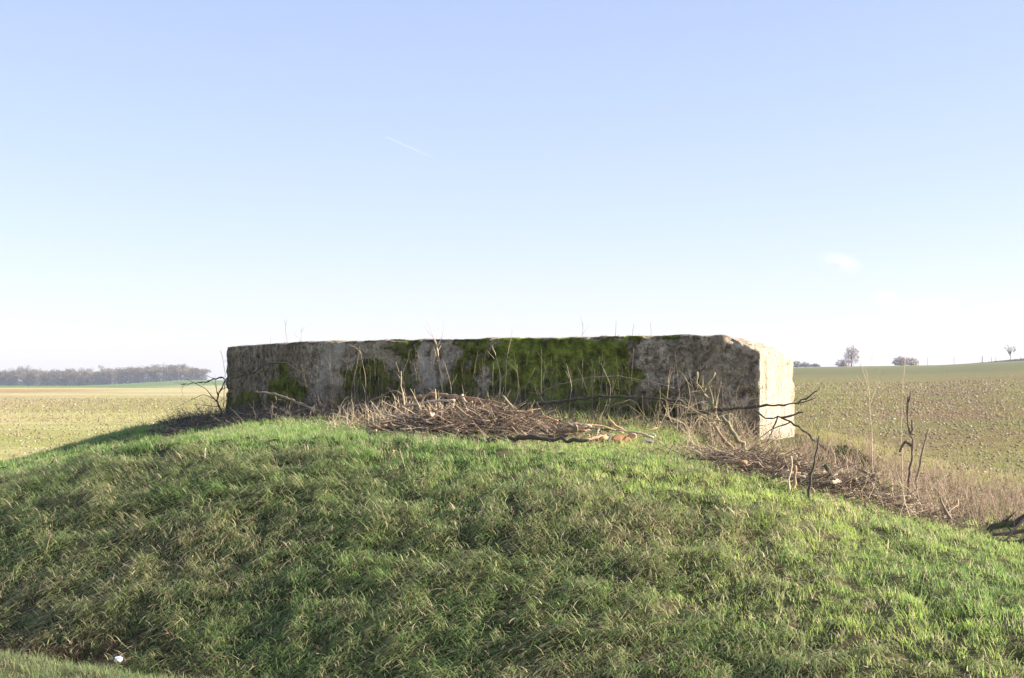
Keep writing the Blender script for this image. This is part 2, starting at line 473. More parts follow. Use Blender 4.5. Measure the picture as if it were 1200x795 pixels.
dit = rep((1-sstep(7.45, 8.05, v+.25*vnoise(u*2, v*2, s=191)))*(1-sstep(-7.6, -5.8, u))*.8)
col = np.where((rng.random(N) < dit)[:, None], UMBER*.45, col)  # dead thatch in the ditch, darkened so the colour carries the ditch's shade
col = np.where(rng.random((N, 1)) < .06, STRAW, col)*rng.uniform(.75, 1.25, (N, 1))
L = rng.uniform(.07, .17, N)*(.7+.5*rep(tint2)); wd = rng.uniform(.0035, .0085, N)
az = DOWN+rep(tilt)+rng.normal(0, .55, N)
wd = wd*np.where(rng.random(N) < .12, 1.7, 1.0)
upr = rng.random(N) < .2
l0 = np.where(upr, rng.uniform(.2, .9, N), rng.uniform(1.2, 1.8, N)); l1 = np.where(upr, rng.uniform(.9, 1.9, N), rng.uniform(1.85, 2.35, N))
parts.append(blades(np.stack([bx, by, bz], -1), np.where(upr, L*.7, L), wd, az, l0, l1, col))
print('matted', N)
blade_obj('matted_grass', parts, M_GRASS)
tag(bpy.data.objects['matted_grass'], 'long matted grass, half green and half dry, combed down the steep face of the bank', 'grass', kind='stuff')

# (b) short fresh sward
parts = []
u, v, x, y = tuft_field(62000, -28, 8, 7.3, 16.2, lambda u, v: (rng.random(len(u)) < np.clip(freshness(u, v), .12, 1)) & (rng.random(len(u)) > bare(u, v)*.93))
keep = rng.random(len(u)) < np.clip(1.2-(y-12)*.05, .45, 1); u, v, x, y = u[keep], v[keep], x[keep], y[keep]
nb = 15; N = len(u)*nb
tint = fbm(u*.8, v*.8, s=95, o=3); t2 = rng.random(len(u)); big = sstep(.35, .9, rng.random(len(u)))
bx = rep(x)+rng.normal(0, .032, N); by = rep(y)+rng.normal(0, .032, N); bz = H(bx, by)-.008
g = np.clip(.45+.5*rep(tint)+rng.normal(0, .25, N), 0, 1)[:, None]
rightness = rep(sstep(-9.5, -4, u))[:, None]  # limier towards the right: sunlit brightness painted into the blade colour
col = lerp(GREEN, LIME, g*(.5+.5*rightness)+.25*(rightness-.4)); col = np.where(g < .2, lerp(DKGREEN, GREEN, .4), col)
dr = np.clip(.08+.22*(rep(fbm(u*1.4, v*1.4, s=97, o=2)) > .25)+.22*rep(bare(u, v)), 0, .8)[:, None]
col = np.where(rng.random((N, 1)) < dr, lerp(TAN, STRAW, rng.random((N, 1))), col)*rng.uniform(.8, 1.2, (N, 1))
L = rng.uniform(.035, .085, N)*(.7+.7*rep(big)); wd = rng.uniform(.004, .0075, N)*(1+.02*(rep(y)-10))
az = rep(rng.normal(0, .9, len(u)))+DOWN+rng.normal(0, 1.0, N)
parts.append(blades(np.stack([bx, by, bz], -1), L, wd, az, rng.uniform(0, .35, N), rng.uniform(.4, 1.5, N), col))
print('sward', N)
blade_obj('fresh_grass', parts, M_GRASS)
tag(bpy.data.objects['fresh_grass'], 'short fresh green grass along the top and the right shoulder of the bank', 'grass', kind='stuff')

# (c) verge at the road side, lower left
u, v, x, y = tuft_field(11000, -18, 4, 3.5, 6.25, lambda u, v: u < 30)
nb = 16; N = len(u)*nb
bx = rep(x)+rng.normal(0, .03, N); by = rep(y)+rng.normal(0, .03, N); bz = H(bx, by)-.008
g = np.clip(.4+.5*rep(fbm(u*1.5, v*1.5, s=99, o=2))+rng.normal(0, .25, N), 0, 1)[:, None]
col = lerp(GREEN*.7, OLIVE*.7, g)+.02; col = np.where(rng.random((N, 1)) < .2, TAN*.62, col)*rng.uniform(.8, 1.25, (N, 1))  # blades toned down: shade on the verge is put into their colour
tag(blade_obj('verge_grass', [blades(np.stack([bx, by, bz], -1), rng.uniform(.03, .08, N), rng.uniform(.003, .005, N), rng.uniform(0, 6.28, N), rng.uniform(0, .4, N), rng.uniform(.5, 1.7, N), col)], M_GRASS),
    'short pale grass on the near verge beside the dark ditch', 'grass', kind='stuff')

# ------------------------------------------------------------------ field cover: seedlings, stubble, clods, flints
def polar(n, y0, y1, t0, t1, p=1.6):
    yy = y0+(y1-y0)*rng.random(n)**p; tt = rng.uniform(t0, t1, n); return tt*yy, yy
def rowmask(x, y, sc): return np.clip(.5+1.1*fbm(x*.35/sc, y*1.5/sc, s=181, o=3)+.35*fbm(x*.06, y*.2, s=185, o=2), .06, 1)
def field_cover(name, n, y0, y1, t0, t1, label, cat, colf, Ls, p=1.5, K=1, wdk=1.0):
    x, y = polar(n, y0, y1, t0, t1, p); u, v = uv(x, y); k = (v > 15) & ~((u < -5.6) & (u > -16.4) & (v < 21.5)); x, y = x[k], y[k]
    sc0 = np.maximum(y/30, 1); k = rowmask(x, y, sc0)*(1-sstep(.45, 1.0, y/y1)) > rng.random(len(x)); x, y = x[k], y[k]
    N = len(x); cl = colf(x, y, N)
    sc = np.maximum(y/22, 1)**.75
    L = rng.uniform(*Ls, N)*sc; wd = rng.uniform(.006, .014, N)*sc*wdk
    base = np.stack([x, y, H(x, y)-.004], -1)
    return tag(blade_obj(name, [blades(base, L, wd, rng.uniform(0, 6.28, N), rng.uniform(0, .8, N), rng.uniform(.6, 1.6, N), cl, K=K)], M_GRASS), label, cat, kind='stuff')
def crop_cols(x, y, N):
    n = np.clip(.5+.6*fbm(x*.15, y*.3, s=101, o=3)+rng.normal(0, .25, N), 0, 1)[:, None]
    c = lerp(np.array([.20, .26, .06]), np.array([.42, .43, .14]), n)
    return c*rng.uniform(.7, 1.25, (N, 1))
def stub_cols(x, y, N):
    return lerp(np.array([.30, .24, .14]), np.array([.56, .50, .29]), rng.random((N, 1))**1.3)
field_cover('young_crop', 80000, 15, 150, -.07, .47, 'thin young green crop sprouting through the brown field on the right', 'crop', crop_cols, (.03, .08), K=2, p=1.7)
field_cover('crop_stubble', 50000, 15, 150, -.07, .47, 'pale broken stubble scattered over the right field', 'stubble', stub_cols, (.03, .09), p=1.8)
field_cover('straw_stubble', 120000, 18, 150, -.48, -.1, 'straw coloured stubble and green regrowth covering the left field', 'stubble', lambda x, y, N: np.where(rng.random((N, 1)) < .55, crop_cols(x, y, N)*1.3, stub_cols(x, y, N)), (.03, .09), p=1.8)

def lumps(name, x, y, size, cols, label, cat, mat, flat=.65):
    N = len(x)
    b0 = np.array([[1, 0, 0], [0, 1, 0], [-1, 0, 0], [0, -1, 0], [0, 0, 1], [0, 0, -.5]], float)
    V = b0[None]*rng.uniform(.55, 1.25, (N, 6, 1))*size[:, None, None]
    a = rng.uniform(0, 6.28, N); ca, sa = np.cos(a)[:, None], np.sin(a)[:, None]
    V = np.stack([V[..., 0]*ca-V[..., 1]*sa, V[..., 0]*sa+V[..., 1]*ca, V[..., 2]*flat+V[..., 0]*.2], -1)
    V += np.stack([x, y, H(x, y)+size*.15], -1)[:, None]
    fb = np.array([[0, 1, 4], [1, 2, 4], [2, 3, 4], [3, 0, 4], [1, 0, 5], [2, 1, 5], [3, 2, 5], [0, 3, 5]])
    f = (np.arange(N)[:, None, None]*6+fb).reshape(-1, 3)
    return tag(mesh_np(name, V.reshape(-1, 3), [f], mat, cols=np.repeat(cols, 6, 0)), label, cat, kind='stuff')
x, y = polar(42000, 15, 120, -.48, .48, 1.7); u, v = uv(x, y); k = (v > 15.8) & ~((u < -5.6) & (u > -16.4) & (v < 21.5)) & ((x > 0) | (rng.random(len(x)) < .4)); x, y = x[k], y[k]
sz = rng.uniform(.012, .045, len(x))*np.maximum(y/25, 1)**.7
lumps('soil_clods', x, y, sz, lerp(np.array([.17, .125, .08]), np.array([.40, .325, .21]), rng.random((len(x), 1))), 'small brown clods of tilled soil strewn over the field', 'soil', M_TWIG)
x, y = polar(900, 16, 100, -.48, .48, 1.4); u, v = uv(x, y); k = (v > 17) & ~((u < -5.6) & (u > -16.4) & (v < 21.5)); x, y = x[k], y[k]
lumps('field_flints', x, y, rng.uniform(.012, .035, len(x))*np.maximum(y/25, 1)**.6, rng.uniform(.5, .8, (len(x), 1))*np.array([1, .95, .88]), 'pale flint stones lying among the crop', 'stones', M_TWIG)

# ------------------------------------------------------------------ bunker
ZT = 2.11
foot = [(-15.87, 18.05), (-12.66, 16.0), (-5.865, 16.0), (-5.865, 17.25), (-7.4, 20.2), (-13.6, 21.2)]
def build_bunker():
    e = bpy.data.objects.new('concrete_bunker', None); COL.objects.link(e)
    cx, cy = xy(-10.5, 18.3); e.location = (cx, cy, 0)
    tag(e, 'low weathered concrete bunker half buried in the grassy bank, front mossy, right end sunlit', 'bunker')
    st = .03; pts = []; wallid = []
    n = len(foot)
    for i in range(n):
        a = np.array(foot[i]); c = np.array(foot[(i+1) % n]); L = np.linalg.norm(c-a); s = st if i in (0, 1, 2, 5) else .12
        k = max(2, int(L/s))
        for j in range(k): pts.append(a+(c-a)*j/k); wallid.append(i)
    pts = np.array(pts); wallid = np.array(wallid); m = len(pts)
    cen = np.array([-10.5, 18.3])
    def ztop(u, v):
        s = np.clip((u+6.31)/.44, 0, 1)
        q = u+.339*(v-16); s = np.clip((q+6.31)/.44, 0, 1)*(u > -8)
        d = np.interp(q, [-6.31, -6.1, -5.865, -5.7, -5.44], [0, .04, .085, .14, .32])*(u > -8)+.12*np.clip((u+6.31)/.44, 0, 1)*np.exp(-np.maximum(v-16, 0)/.25)
        rag = fbm(u*9, v*9, s=111, o=3)
        z = ZT-d-.06*s*np.abs(rag)-.02*np.abs(fbm(u*4, v*4, s=112, o=4))
        z -= .05*np.clip(fbm(u*2.5, v*2.5, s=117, o=2)-.55, 0, 1)*(1-s)
        return z
    rows = 58; zb = .25
    V = []
    for r in range(rows+1):
        f = r/rows; zt = ztop(pts[:, 0], pts[:, 1]); z = zb+(zt-zb)*f
        V.append(np.stack([pts[:, 0], pts[:, 1], z], -1))
    rings = [1-(.004), .985, .95, .9, .8, .6, .4, .2]
    for q in rings:
        p = cen+(pts-cen)*q; z = ztop(p[:, 0], p[:, 1])+.012*(1 if q < .99 else 0)+.02*(fbm(p[:, 0]*3, p[:, 1]*3, s=114)) * (1 if q < .97 else 0)
        V.append(np.stack([p[:, 0], p[:, 1], z], -1))
    V = np.concatenate(V)
    tot = rows+len(rings)
    idx = np.arange((tot+1)*m).reshape(tot+1, m)
    q = np.stack([idx[:-1, :], np.roll(idx[:-1, :], -1, 1), np.roll(idx[1:, :], -1, 1), idx[1:, :]], -1).reshape(-1, 4)
    ci = len(V); V = np.concatenate([V, [[cen[0], cen[1], ZT+.02]]])
    fan = np.stack([idx[-1], np.roll(idx[-1], -1), np.full(m, ci)], -1)
    # weathering: hollows, chips, board marks
    u_, v_, z_ = V[:, 0].copy(), V[:, 1].copy(), V[:, 2].copy()
    a = .02*fbm(u_*2.2, v_*2.2, z_*2.2, s=120, o=4); c = .013*fbm(u_*12, v_*12, z_*12, s=125, o=2)
    pit = -.035*np.clip(fbm(u_*5, v_*5, z_*5, s=130, o=2)-.45, 0, 1)
    w2 = np.concatenate([np.tile(wallid, tot+1), [9]])
    board = np.where(w2 == 2, .004*np.sign(np.sin(v_*55)), 0)+np.where(w2 <= 1, .006*np.sign(np.sin(z_*26)), 0)-.03*(w2 == 1)*(np.exp(-((u_+12.62)/.025)**2)+.7*np.exp(-((u_+6.06+.02*np.sin(z_*9))/.02)**2)+.6*np.exp(-((u_+8.45+.04*np.sin(z_*6))/.018)**2)+.7*np.exp(-((u_+10.9+.05*np.sin(z_*5))/.018)**2))
    nrm = (np.stack([u_, v_], -1)-cen); sc_ = np.zeros_like(nrm)
    nn = {0: (-.54, -.84), 1: (0, -1), 2: (1, 0), 3: (.89, .46), 4: (.16, .99), 5: (-.81, .58), 9: (0, 0)}
    for k_, vv in nn.items(): sc_[w2 == k_] = vv
    side = (np.arange(len(V)) < (rows+1)*m)[:, None]
    fl = np.where(w2 == 2, .45, 1.0)
    dsp = ((a+c+pit*1.3)*fl+board)[:, None]*sc_*side
    V[:, 0] += dsp[:, 0]; V[:, 1] += dsp[:, 1]
    # chipped upper arris
    edge = np.exp(-np.abs(ztop(u_, v_)-z_)/.05)*np.clip(fbm(u_*5, v_*5, z_*5, s=140, o=3)-.0, 0, 1)*.09
    V[:, 0] -= sc_[:, 0]*edge; V[:, 1] -= sc_[:, 1]*edge
    # masks read by the material
    def px_u(px):
        if px < 355: return -12.66-(355-px)/87*3.21
        t = (px-600)/F; return 16*(CU*t-SU)/(SU*t+CU)
    hh = (z_-.9)/1.2
    def blob(p0, p1, z0, z1, soft=.16):
        a0, a1 = px_u(p0), px_u(p1); nz = .17*fbm(u_*3.8, z_*3.8, s=150+int(p0), o=4)
        return sstep(a0-soft, a0+soft, u_+nz*2)*(1-sstep(a1-soft, a1+soft, u_+nz*2))*sstep(z0-.12, z0+.06, z_+nz)*(1-sstep(z1-.06, z1+.12, z_+nz*1.3))
    moss = np.maximum.reduce([blob(573, 738, .6, 2.2), blob(395, 448, .6, 1.72)*.95, blob(455, 500, .6, 2.2)*.55, blob(524, 572, .6, 2.2)*.7, blob(450, 575, .5, 1.5)*.6,
                              blob(322, 370, .6, 1.66)*.9, blob(262, 318, .6, 1.30)*.75, blob(738, 800, .5, 1.35)*.7, blob(380, 470, .5, 1.3)*.8])
    moss = moss*(w2 <= 1); lush = blob(578, 736, .6, 2.2, .3)
    thick = (.01+.03*np.clip(fbm(u_*7, v_*7, z_*7, s=170, o=3)+.4, 0, 1))*sstep(.3, .8, moss)
    V[:, 0] += sc_[:, 0]*thick; V[:, 1] += sc_[:, 1]*thick
    light = np.maximum.reduce([blob(372, 396, .6, 1.95, .08)*.9, blob(500, 512, 1.2, 2.1, .04), blob(536, 566, 1.6, 2.08, .1)*.8, blob(800, 812, .7, 1.5, .05)*.8, blob(478, 488, 1.2, 2, .05)*.9])*(w2 == 1)
    dark = np.clip(blob(815, 830, .5, 2.1, .1)*.9+blob(868, 895, .5, 1.9, .1)*.6+blob(740, 815, .5, 1.55, .2)*.8+.55*(w2 == 0)+blob(255, 360, 1.4, 2.1, .1)*.35*(w2 <= 1), 0, 1)  # left section stained; shade of niche and low hollow painted in as darker tone
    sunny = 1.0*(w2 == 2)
    broke = np.clip((u_+.339*(v_-16)+6.34)/.1, 0, 1)*(np.abs(z_-ztop(u_, v_)) < .06)*(u_ > -8)
    x_, y_ = xy(V[:, 0], V[:, 1]); VV = np.stack([x_-cx, y_-cy, V[:, 2]], -1)
    b = NB('weathered_concrete'); tc = b.add('NewGeometry').outputs['Position']
    rot = b.add('VectorRotate', _rotation_type='Z_AXIS', Vector=tc, Angle=R_(30)).outputs[0]
    st_ = b.add('Mapping', Vector=rot, Scale=(1, 1, .16)).outputs[0]
    n1 = b.noise(rot, 4, 6, .7); n2 = b.noise(st_, 7, 6, .7, .4); n3 = b.noise(rot, 35, 5, .7); n4 = b.noise(st_, 2.2, 4, .6); n5 = b.noise(rot, 11, 5, .75)
    c = b.ramp(n5, [(.38, (.10, .085, .065)), (.46, (.34, .31, .255)), (.52, (.50, .46, .38)), (.62, (.72, .67, .57))])
    c = b.mix(b.ramp(n1, [(.36, .7), (.50, 0.)]), c, (.11, .098, .075))
    n6 = b.noise(rot, 24, 6, .8)
    c = b.mix(b.ramp(n6, [(.36, .9), (.43, 0.)]), c, (.045, .038, .03))
    c = b.mix(b.ramp(n6, [(.58, 0.), (.66, .7)]), c, (.62, .57, .48))
    c = b.mix(b.ramp(n2, [(.48, 0.), (.62, .6)]), c, (.10, .085, .06))
    c = b.mix(b.ramp(n4, [(.56, 0.), (.66, .55)]), c, (.42, .37, .29))
    c = b.mix(b.ramp(n3, [(.35, .5), (.55, 0.)]), c, (.07, .06, .05))
    c = b.mix(1., c, (1.12, 1.02, .86), 'MULTIPLY')
    lt = b.math('MULTIPLY', b.attr('light').outputs['Fac'], b.ramp(n2, [(.35, 1.), (.6, .2)]))
    c = b.mix(lt, c, (.58, .52, .43))
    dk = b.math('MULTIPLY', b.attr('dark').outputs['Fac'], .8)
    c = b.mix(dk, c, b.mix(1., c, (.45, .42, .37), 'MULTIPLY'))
    # the end wall is bare, paler, ochre-washed concrete with vertical board streaks
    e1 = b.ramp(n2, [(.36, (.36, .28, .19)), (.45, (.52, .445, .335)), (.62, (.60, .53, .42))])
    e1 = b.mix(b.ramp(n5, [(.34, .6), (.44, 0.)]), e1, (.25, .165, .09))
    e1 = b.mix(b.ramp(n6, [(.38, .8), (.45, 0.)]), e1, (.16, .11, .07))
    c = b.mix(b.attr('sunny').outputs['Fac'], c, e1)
    c = b.mix(b.attr('broke').outputs['Fac'], c, b.ramp(n5, [(.35, (.26, .19, .12)), (.55, (.62, .52, .38))]))
    ms = b.math('MULTIPLY', b.attr('moss').outputs['Fac'], 1.0)
    mk = b.math('ADD', ms, b.math('MULTIPLY', b.math('SUBTRACT', n5, .5), 2.2))
    mk = b.math('MULTIPLY', b.ramp(mk, [(.38, 0.), (.55, 1.)]), b.ramp(ms, [(.05, 0.), (.3, 1.)]))
    mc = b.ramp(b.noise(rot, 6, 5, .7), [(.36, (.055, .06, .018)), (.48, (.17, .205, .032)), (.60, (.34, .40, .065))])
    mc = b.mix(b.attr('lush').outputs['Fac'], b.mix(1., mc, (.62, .56, .6), 'MULTIPLY'), mc)
    c = b.mix(mk, c, mc)
    bump = b.math('ADD', n3, b.math('MULTIPLY', n5, 1.4))
    mat = b.done(b.bsdf(c, .93, bump, 1.0, .035, spec=.15))
    o = mesh_np('wall', VV, [q, fan], mat, e, smooth=False, attrs={'moss': moss, 'light': light, 'dark': dark, 'sunny': sunny, 'broke': broke, 'lush': lush})
    # moss cushions: little upright fronds wherever moss grows
    cand = np.where((moss > .35) & (np.arange(len(V)) < (rows+1)*m))[0]
    pick = rng.choice(cand, 42000)
    nz = fbm(u_[pick]*8, z_[pick]*8, s=160, o=3)
    k = (moss[pick]+.6*nz > .55) & (z_[pick] > 1.0); pick = pick[k]
    N = len(pick); base = VV[pick]+rng.normal(0, .014, (N, 3)); hd = math.atan2(-CU, -SU)
    g = np.clip(.5+.5*nz[k]+rng.normal(0, .25, N), 0, 1)[:, None]
    mc_ = lerp(np.array([.06, .075, .016]), np.array([.34, .40, .06]), g)
    mc_ = mc_*(.6+.4*lush[pick])[:, None]
    Vb, Qb, Tb, Cb = blades(base, rng.uniform(.012, .034, N), rng.uniform(.008, .018, N), hd+rng.normal(0, .6, N), rng.uniform(.6, 1.4, N), rng.uniform(1.4, 2.4, N), mc_, K=1)
    mesh_np('moss', Vb, [Tb], M_MOSS, e, cols=Cb)
    return e
build_bunker()

# tiny plants on the roof edge
def edge_plants(name, label, px, n, hgt, colr, spread=.25, v=16.15, z=None):
    p = Pv(px, 400, v); base = np.stack([p.x+rng.normal(0, spread*.5, n)*CU, p.y-rng.normal(0, spread*.5, n)*SU*0+rng.normal(0, .04, n), np.full(n, (z or ZT)-.01)], -1)
    loc = np.array([p.x, p.y, z or ZT]); c = np.repeat(np.array([colr]), n, 0)*rng.uniform(.6, 1.3, (n, 1))
    V, Q, Tt, C = blades(base-loc, rng.uniform(.4, 1, n)*hgt, np.full(n, .007), rng.uniform(0, 6.28, n), rng.uniform(0, .9, n), rng.uniform(.4, 1.8, n), c)
    e = bpy.data.objects.new(name, None); COL.objects.link(e); e.location = loc
    mesh_np('leaves', V, [Q, Tt], M_GRASS, e, cols=C)
    th = np.linspace(0, 6.28, 13)[:-1]; ring = lambda rr, zz: np.stack([np.cos(th)*spread*rr*CU, np.sin(th)*.09*rr-np.cos(th)*0, zz+0*th+.004*np.sin(th*5)], -1)
    Vc = np.concatenate([ring(1.1, -.03), ring(.85, .006), ring(.45, .018), [[0, 0, .022]]])
    ix = np.arange(36).reshape(3, 12); qq = np.stack([ix[:-1], np.roll(ix[:-1], -1, 1), np.roll(ix[1:], -1, 1), ix[1:]], -1).reshape(-1, 4)
    tt = np.stack([ix[2], np.roll(ix[2], -1), np.full(12, 36)], -1)
    mesh_np('cushion', Vc, [qq, tt], M_MOSS, e, cols=np.repeat(np.array([colr])*.5, 37, 0), smooth=True)
    return tag(e, label, 'plant')
edge_plants('moss_tuft', 'low dark tuft of moss and grass on the roof edge above the lime streaks', 466, 160, .05, (.10, .12, .03), .22)
edge_plants('grass_tuft', 'flat green tuft growing on the roof edge just left of the broken corner', 802, 220, .045, (.12, .16, .04), .3)
edge_plants('grass_tuft', 'yellowish curled grass tuft on the roof edge above the bright moss', 708, 120, .05, (.30, .29, .10), .12)
edge_plants('weed_tuft', 'small green weed rooted on the broken sunlit corner of the roof', 903, 70, .035, (.20, .22, .09), .035, 16.9, 1.955)

# ------------------------------------------------------------------ loose tangles: bramble, litter, dry weeds (uncountable)
def stems(x, y, L, r, cols, name, label, cat, lean=.5, K=6, droop=.0, forks=1, mat=M_TWIG, zoff=0.0, wob=.12, head=None):
    N = len(x); P = np.zeros((N, K, 3)); P[:, 0] = np.stack([x, y, H(x, y)-.01+zoff], -1)
    a = rng.uniform(0, 6.28, N) if head is None else head+rng.normal(0, .7, N)
    th = np.abs(rng.normal(0, lean, N))
    d = np.stack([np.sin(th)*np.cos(a), np.sin(th)*np.sin(a), np.cos(th)], -1)
    dr = rng.uniform(.3, 1, N)*droop
    for k in range(1, K):
        d = d+rng.normal(0, wob, (N, 3)); d[:, 2] -= dr*k/K; d /= np.linalg.norm(d, axis=1, keepdims=True)
        P[:, k] = P[:, k-1]+d*(L/(K-1))[:, None]
    gz = H(P[..., 0].ravel(), P[..., 1].ravel()).reshape(N, K); P[..., 2] = np.maximum(P[..., 2], gz+.005)
    Rr = r[:, None]*np.linspace(1, .35, K)[None]
    V1, f1 = tubes(P, Rr, 3, False); C1 = np.repeat(cols, K*3, 0)
    Vs, Fs, Cs, off = [V1], [f1[0]], [C1], len(V1)
    for q in range(forks):
        sel = rng.random(N) < .8; ks = rng.integers(1, K-1, N)[sel]; b0 = P[sel, ks]
        d2 = (P[sel, ks+1]-P[sel, ks]); d2 /= np.linalg.norm(d2, axis=1, keepdims=True)+1e-9
        d2 = d2+rng.normal(0, .55, d2.shape); d2 /= np.linalg.norm(d2, axis=1, keepdims=True)
        K2 = 4; P2 = np.zeros((sel.sum(), K2, 3)); P2[:, 0] = b0
        for k in range(1, K2):
            d2 = d2+rng.normal(0, .15, d2.shape); d2 /= np.linalg.norm(d2, axis=1, keepdims=True)
            P2[:, k] = P2[:, k-1]+d2*(L[sel]*rng.uniform(.25, .5, sel.sum())/(K2-1))[:, None]
        V2, f2 = tubes(P2, (r[sel]*.6)[:, None]*np.linspace(1, .4, K2)[None], 3, False)
        Vs.append(V2); Fs.append(f2[0]+off); off += len(V2); Cs.append(np.repeat(cols[sel], K2*3, 0))
    o = mesh_np(name, np.concatenate(Vs), [np.concatenate(Fs)], mat, cols=np.concatenate(Cs))
    return tag(o, label, cat, kind='stuff')

def scatter(n, u0, u1, v0, v1, acc=None):
    u = rng.uniform(u0, u1, n); v = rng.uniform(v0, v1, n)
    if acc is not None: k = acc(u, v); u, v = u[k], v[k]
    return xy(u, v)
def cmix(N, a, b, p=1.0): return lerp(np.array(a), np.array(b), rng.random((N, 1))**p)

# bramble at the left end and along the foot of the wall
x, y = scatter(9000, -16.4, -10.5, 13.7, 18.4, lambda u, v: (xy(u, v)[0]/xy(u, v)[1] > -.255+.012*vnoise(v*3, u*0, s=84)) & (v < np.interp(u, [-17.6, -16, -12.7, -10], [19, 17.9, 15.85, 15.85])) & (v > np.interp(u, [-17.6, -14, -12, -10], [14.9, 14.7, 14.6, 14.8])))
N = len(x)
stems(x, y, rng.uniform(.08, .34, N), rng.uniform(.002, .0045, N), cmix(N, (.05, .043, .036), (.27, .23, .185), 1.6), 'bramble_tangle', 'dark tangle of bare bramble stems heaped at the left end of the bunker', 'brambles', lean=1.25, droop=.9, forks=2, wob=.3)
x, y = scatter(2200, -12.5, -5.9, 14.6, 15.9, lambda u, v: (fbm(u*1.8, v*1.8, s=171, o=2) > .12) & ((u < -8) | (rng.random(len(u)) < .3))); N = len(x)
stems(x, y, rng.uniform(.06, .34, N), rng.uniform(.0018, .0035, N), cmix(N, (.08, .06, .045), (.42, .34, .24), 2.0), 'wall_foot_weeds', 'grey-brown dead weeds and twigs along the foot of the mossy wall', 'weeds', lean=.5, forks=1)
x, y = scatter(380, -12.3, -6, 15.3, 15.93); N = len(x)
stems(x, y, rng.uniform(.3, .8, N), rng.uniform(.0012, .0025, N), cmix(N, (.12, .10, .08), (.40, .34, .22), 1.3), 'thin_wall_stems', 'very thin upright dead stems standing close against the wall', 'weeds', lean=.12, forks=1, wob=.06)
x, y = scatter(190, -6.6, -5.7, 14.4, 15.8); N = len(x)
stems(x, y, rng.uniform(.2, .8, N), rng.uniform(.0025, .006, N), cmix(N, (.12, .09, .06), (.52, .42, .27), 1.2), 'wiry_vines', 'wiry tangled dead vines and stems around the mossy sapling before the right part of the wall', 'vines', lean=.7, droop=.8, forks=3, wob=.28, K=8)
x, y = scatter(330, -9.8, -7.6, 12.5, 13.9); N = len(x)
stems(x, y, rng.uniform(.10, .38, N), rng.uniform(.002, .0055, N), cmix(N, (.30, .22, .14), (.70, .58, .40), .9), 'straw_stems', 'bleached wiry stems bristling out of the left half of the big brush heap', 'stems', lean=.6, droop=.3, forks=2, wob=.2)
x, y = scatter(340, -12.6, -8.0, 14.6, 15.8); N = len(x)
stems(x, y, rng.uniform(.1, .42, N), rng.uniform(.002, .0045, N), cmix(N, (.10, .075, .06), (.45, .36, .25), 1.3), 'tangled_stems', 'loose tangle of bent dead stems in the shade along the wall', 'stems', lean=.9, droop=.7, forks=2, wob=.25)
x, y = scatter(500, -5.6, -3.0, 12.3, 14.2); N = len(x)
stems(x, y, rng.uniform(.15, .5, N), rng.uniform(.002, .0055, N), cmix(N, (.14, .10, .07), (.60, .48, .32), 1.1), 'heap_stems', 'bent dead stems bristling out of the heap below the sunlit end wall', 'stems', lean=.8, droop=.5, forks=2, wob=.25)
# brown dead weeds behind the right shoulder
x, y = scatter(11500, -5.4, 6.5, 13.4, 19, lambda u, v: (v < 18.5-.4*(u+5)*.0) & (rng.random(len(u)) < np.interp(v, [13.2, 14, 17, 19], [.7, 1, .6, .15])) & ~((u < -5.6) & (v > 15.7)))
k = in_view(x, y); x, y = x[k], y[k]; N = len(x)
stems(x, y, rng.uniform(.12, .48, N), rng.uniform(.0018, .0038, N), cmix(N, (.17, .11, .08), (.57, .44, .32), 1.2), 'dry_weeds', 'reddish brown thicket of dead weeds between the bank and the right field', 'weeds', lean=.45, forks=2, mat=M_DRY)
x, y = scatter(1500, -17.5, -6.5, 15.5, 22, lambda u, v: (v > np.interp(u, [-18, -15.9], [15.5, 18.6])) & (u < -16) | (u > -5.5)); k = in_view(x, y); x, y = x[k], y[k]; N = len(x)
if N: stems(x, y, rng.uniform(.1, .3, N), rng.uniform(.002, .0035, N), cmix(N, (.20, .14, .10), (.55, .45, .30)), 'field_edge_weeds', 'sparse dry weeds where the bramble meets the left field', 'weeds', lean=.4, forks=1, mat=M_DRY)
# leaf and chip litter on the plateau
def litter(name, label, x, y, sz, cols, mat=M_DRY):
    N = len(x); a = rng.uniform(0, 6.28, N)
    base = np.stack([x, y, H(x, y)+rng.uniform(.0, .03, N)], -1)
    V, Q, Tt, C = blades(base, sz, sz*rng.uniform(.3, .6, N), a, rng.uniform(.6, 1.5, N), rng.uniform(1.2, 2.0, N), cols, K=2)
    return tag(mesh_np(name, V, [Q, Tt], mat, cols=C), label, 'litter', kind='stuff')
x, y = scatter(16000, -14.5, -2.5, 12, 15.9, lambda u, v: rng.random(len(u)) < bare(u, v)); N = len(x)
litter('leaf_litter', 'dead leaves, bark and chips littering the ground before the wall', x, y, rng.uniform(.02, .06, N), cmix(N, (.09, .065, .045), (.46, .34, .22), 1.6))
u = rng.uniform(-17, 3, 5200); v = rng.uniform(7.6, 12.5, 5200); x, y = xy(u, v); k = in_view(x, y); x, y = x[k], y[k]; N = len(x)
lb = np.stack([x, y, H(x, y)+.05+rng.uniform(-.03, .04, N)], -1); sz = rng.uniform(.02, .05, N)
V, Q, Tt, C = blades(lb, sz, sz*rng.uniform(.35, .6, N), rng.uniform(0, 6.28, N), rng.uniform(1, 1.7, N), rng.uniform(1.2, 2.2, N), cmix(N, (.16, .10, .06), (.55, .42, .26)), K=2)
tag(mesh_np('fallen_leaves', V, [Q, Tt], M_DRY, cols=C), 'dead brown leaves and scraps caught in the grass of the bank', 'leaves', kind='stuff')
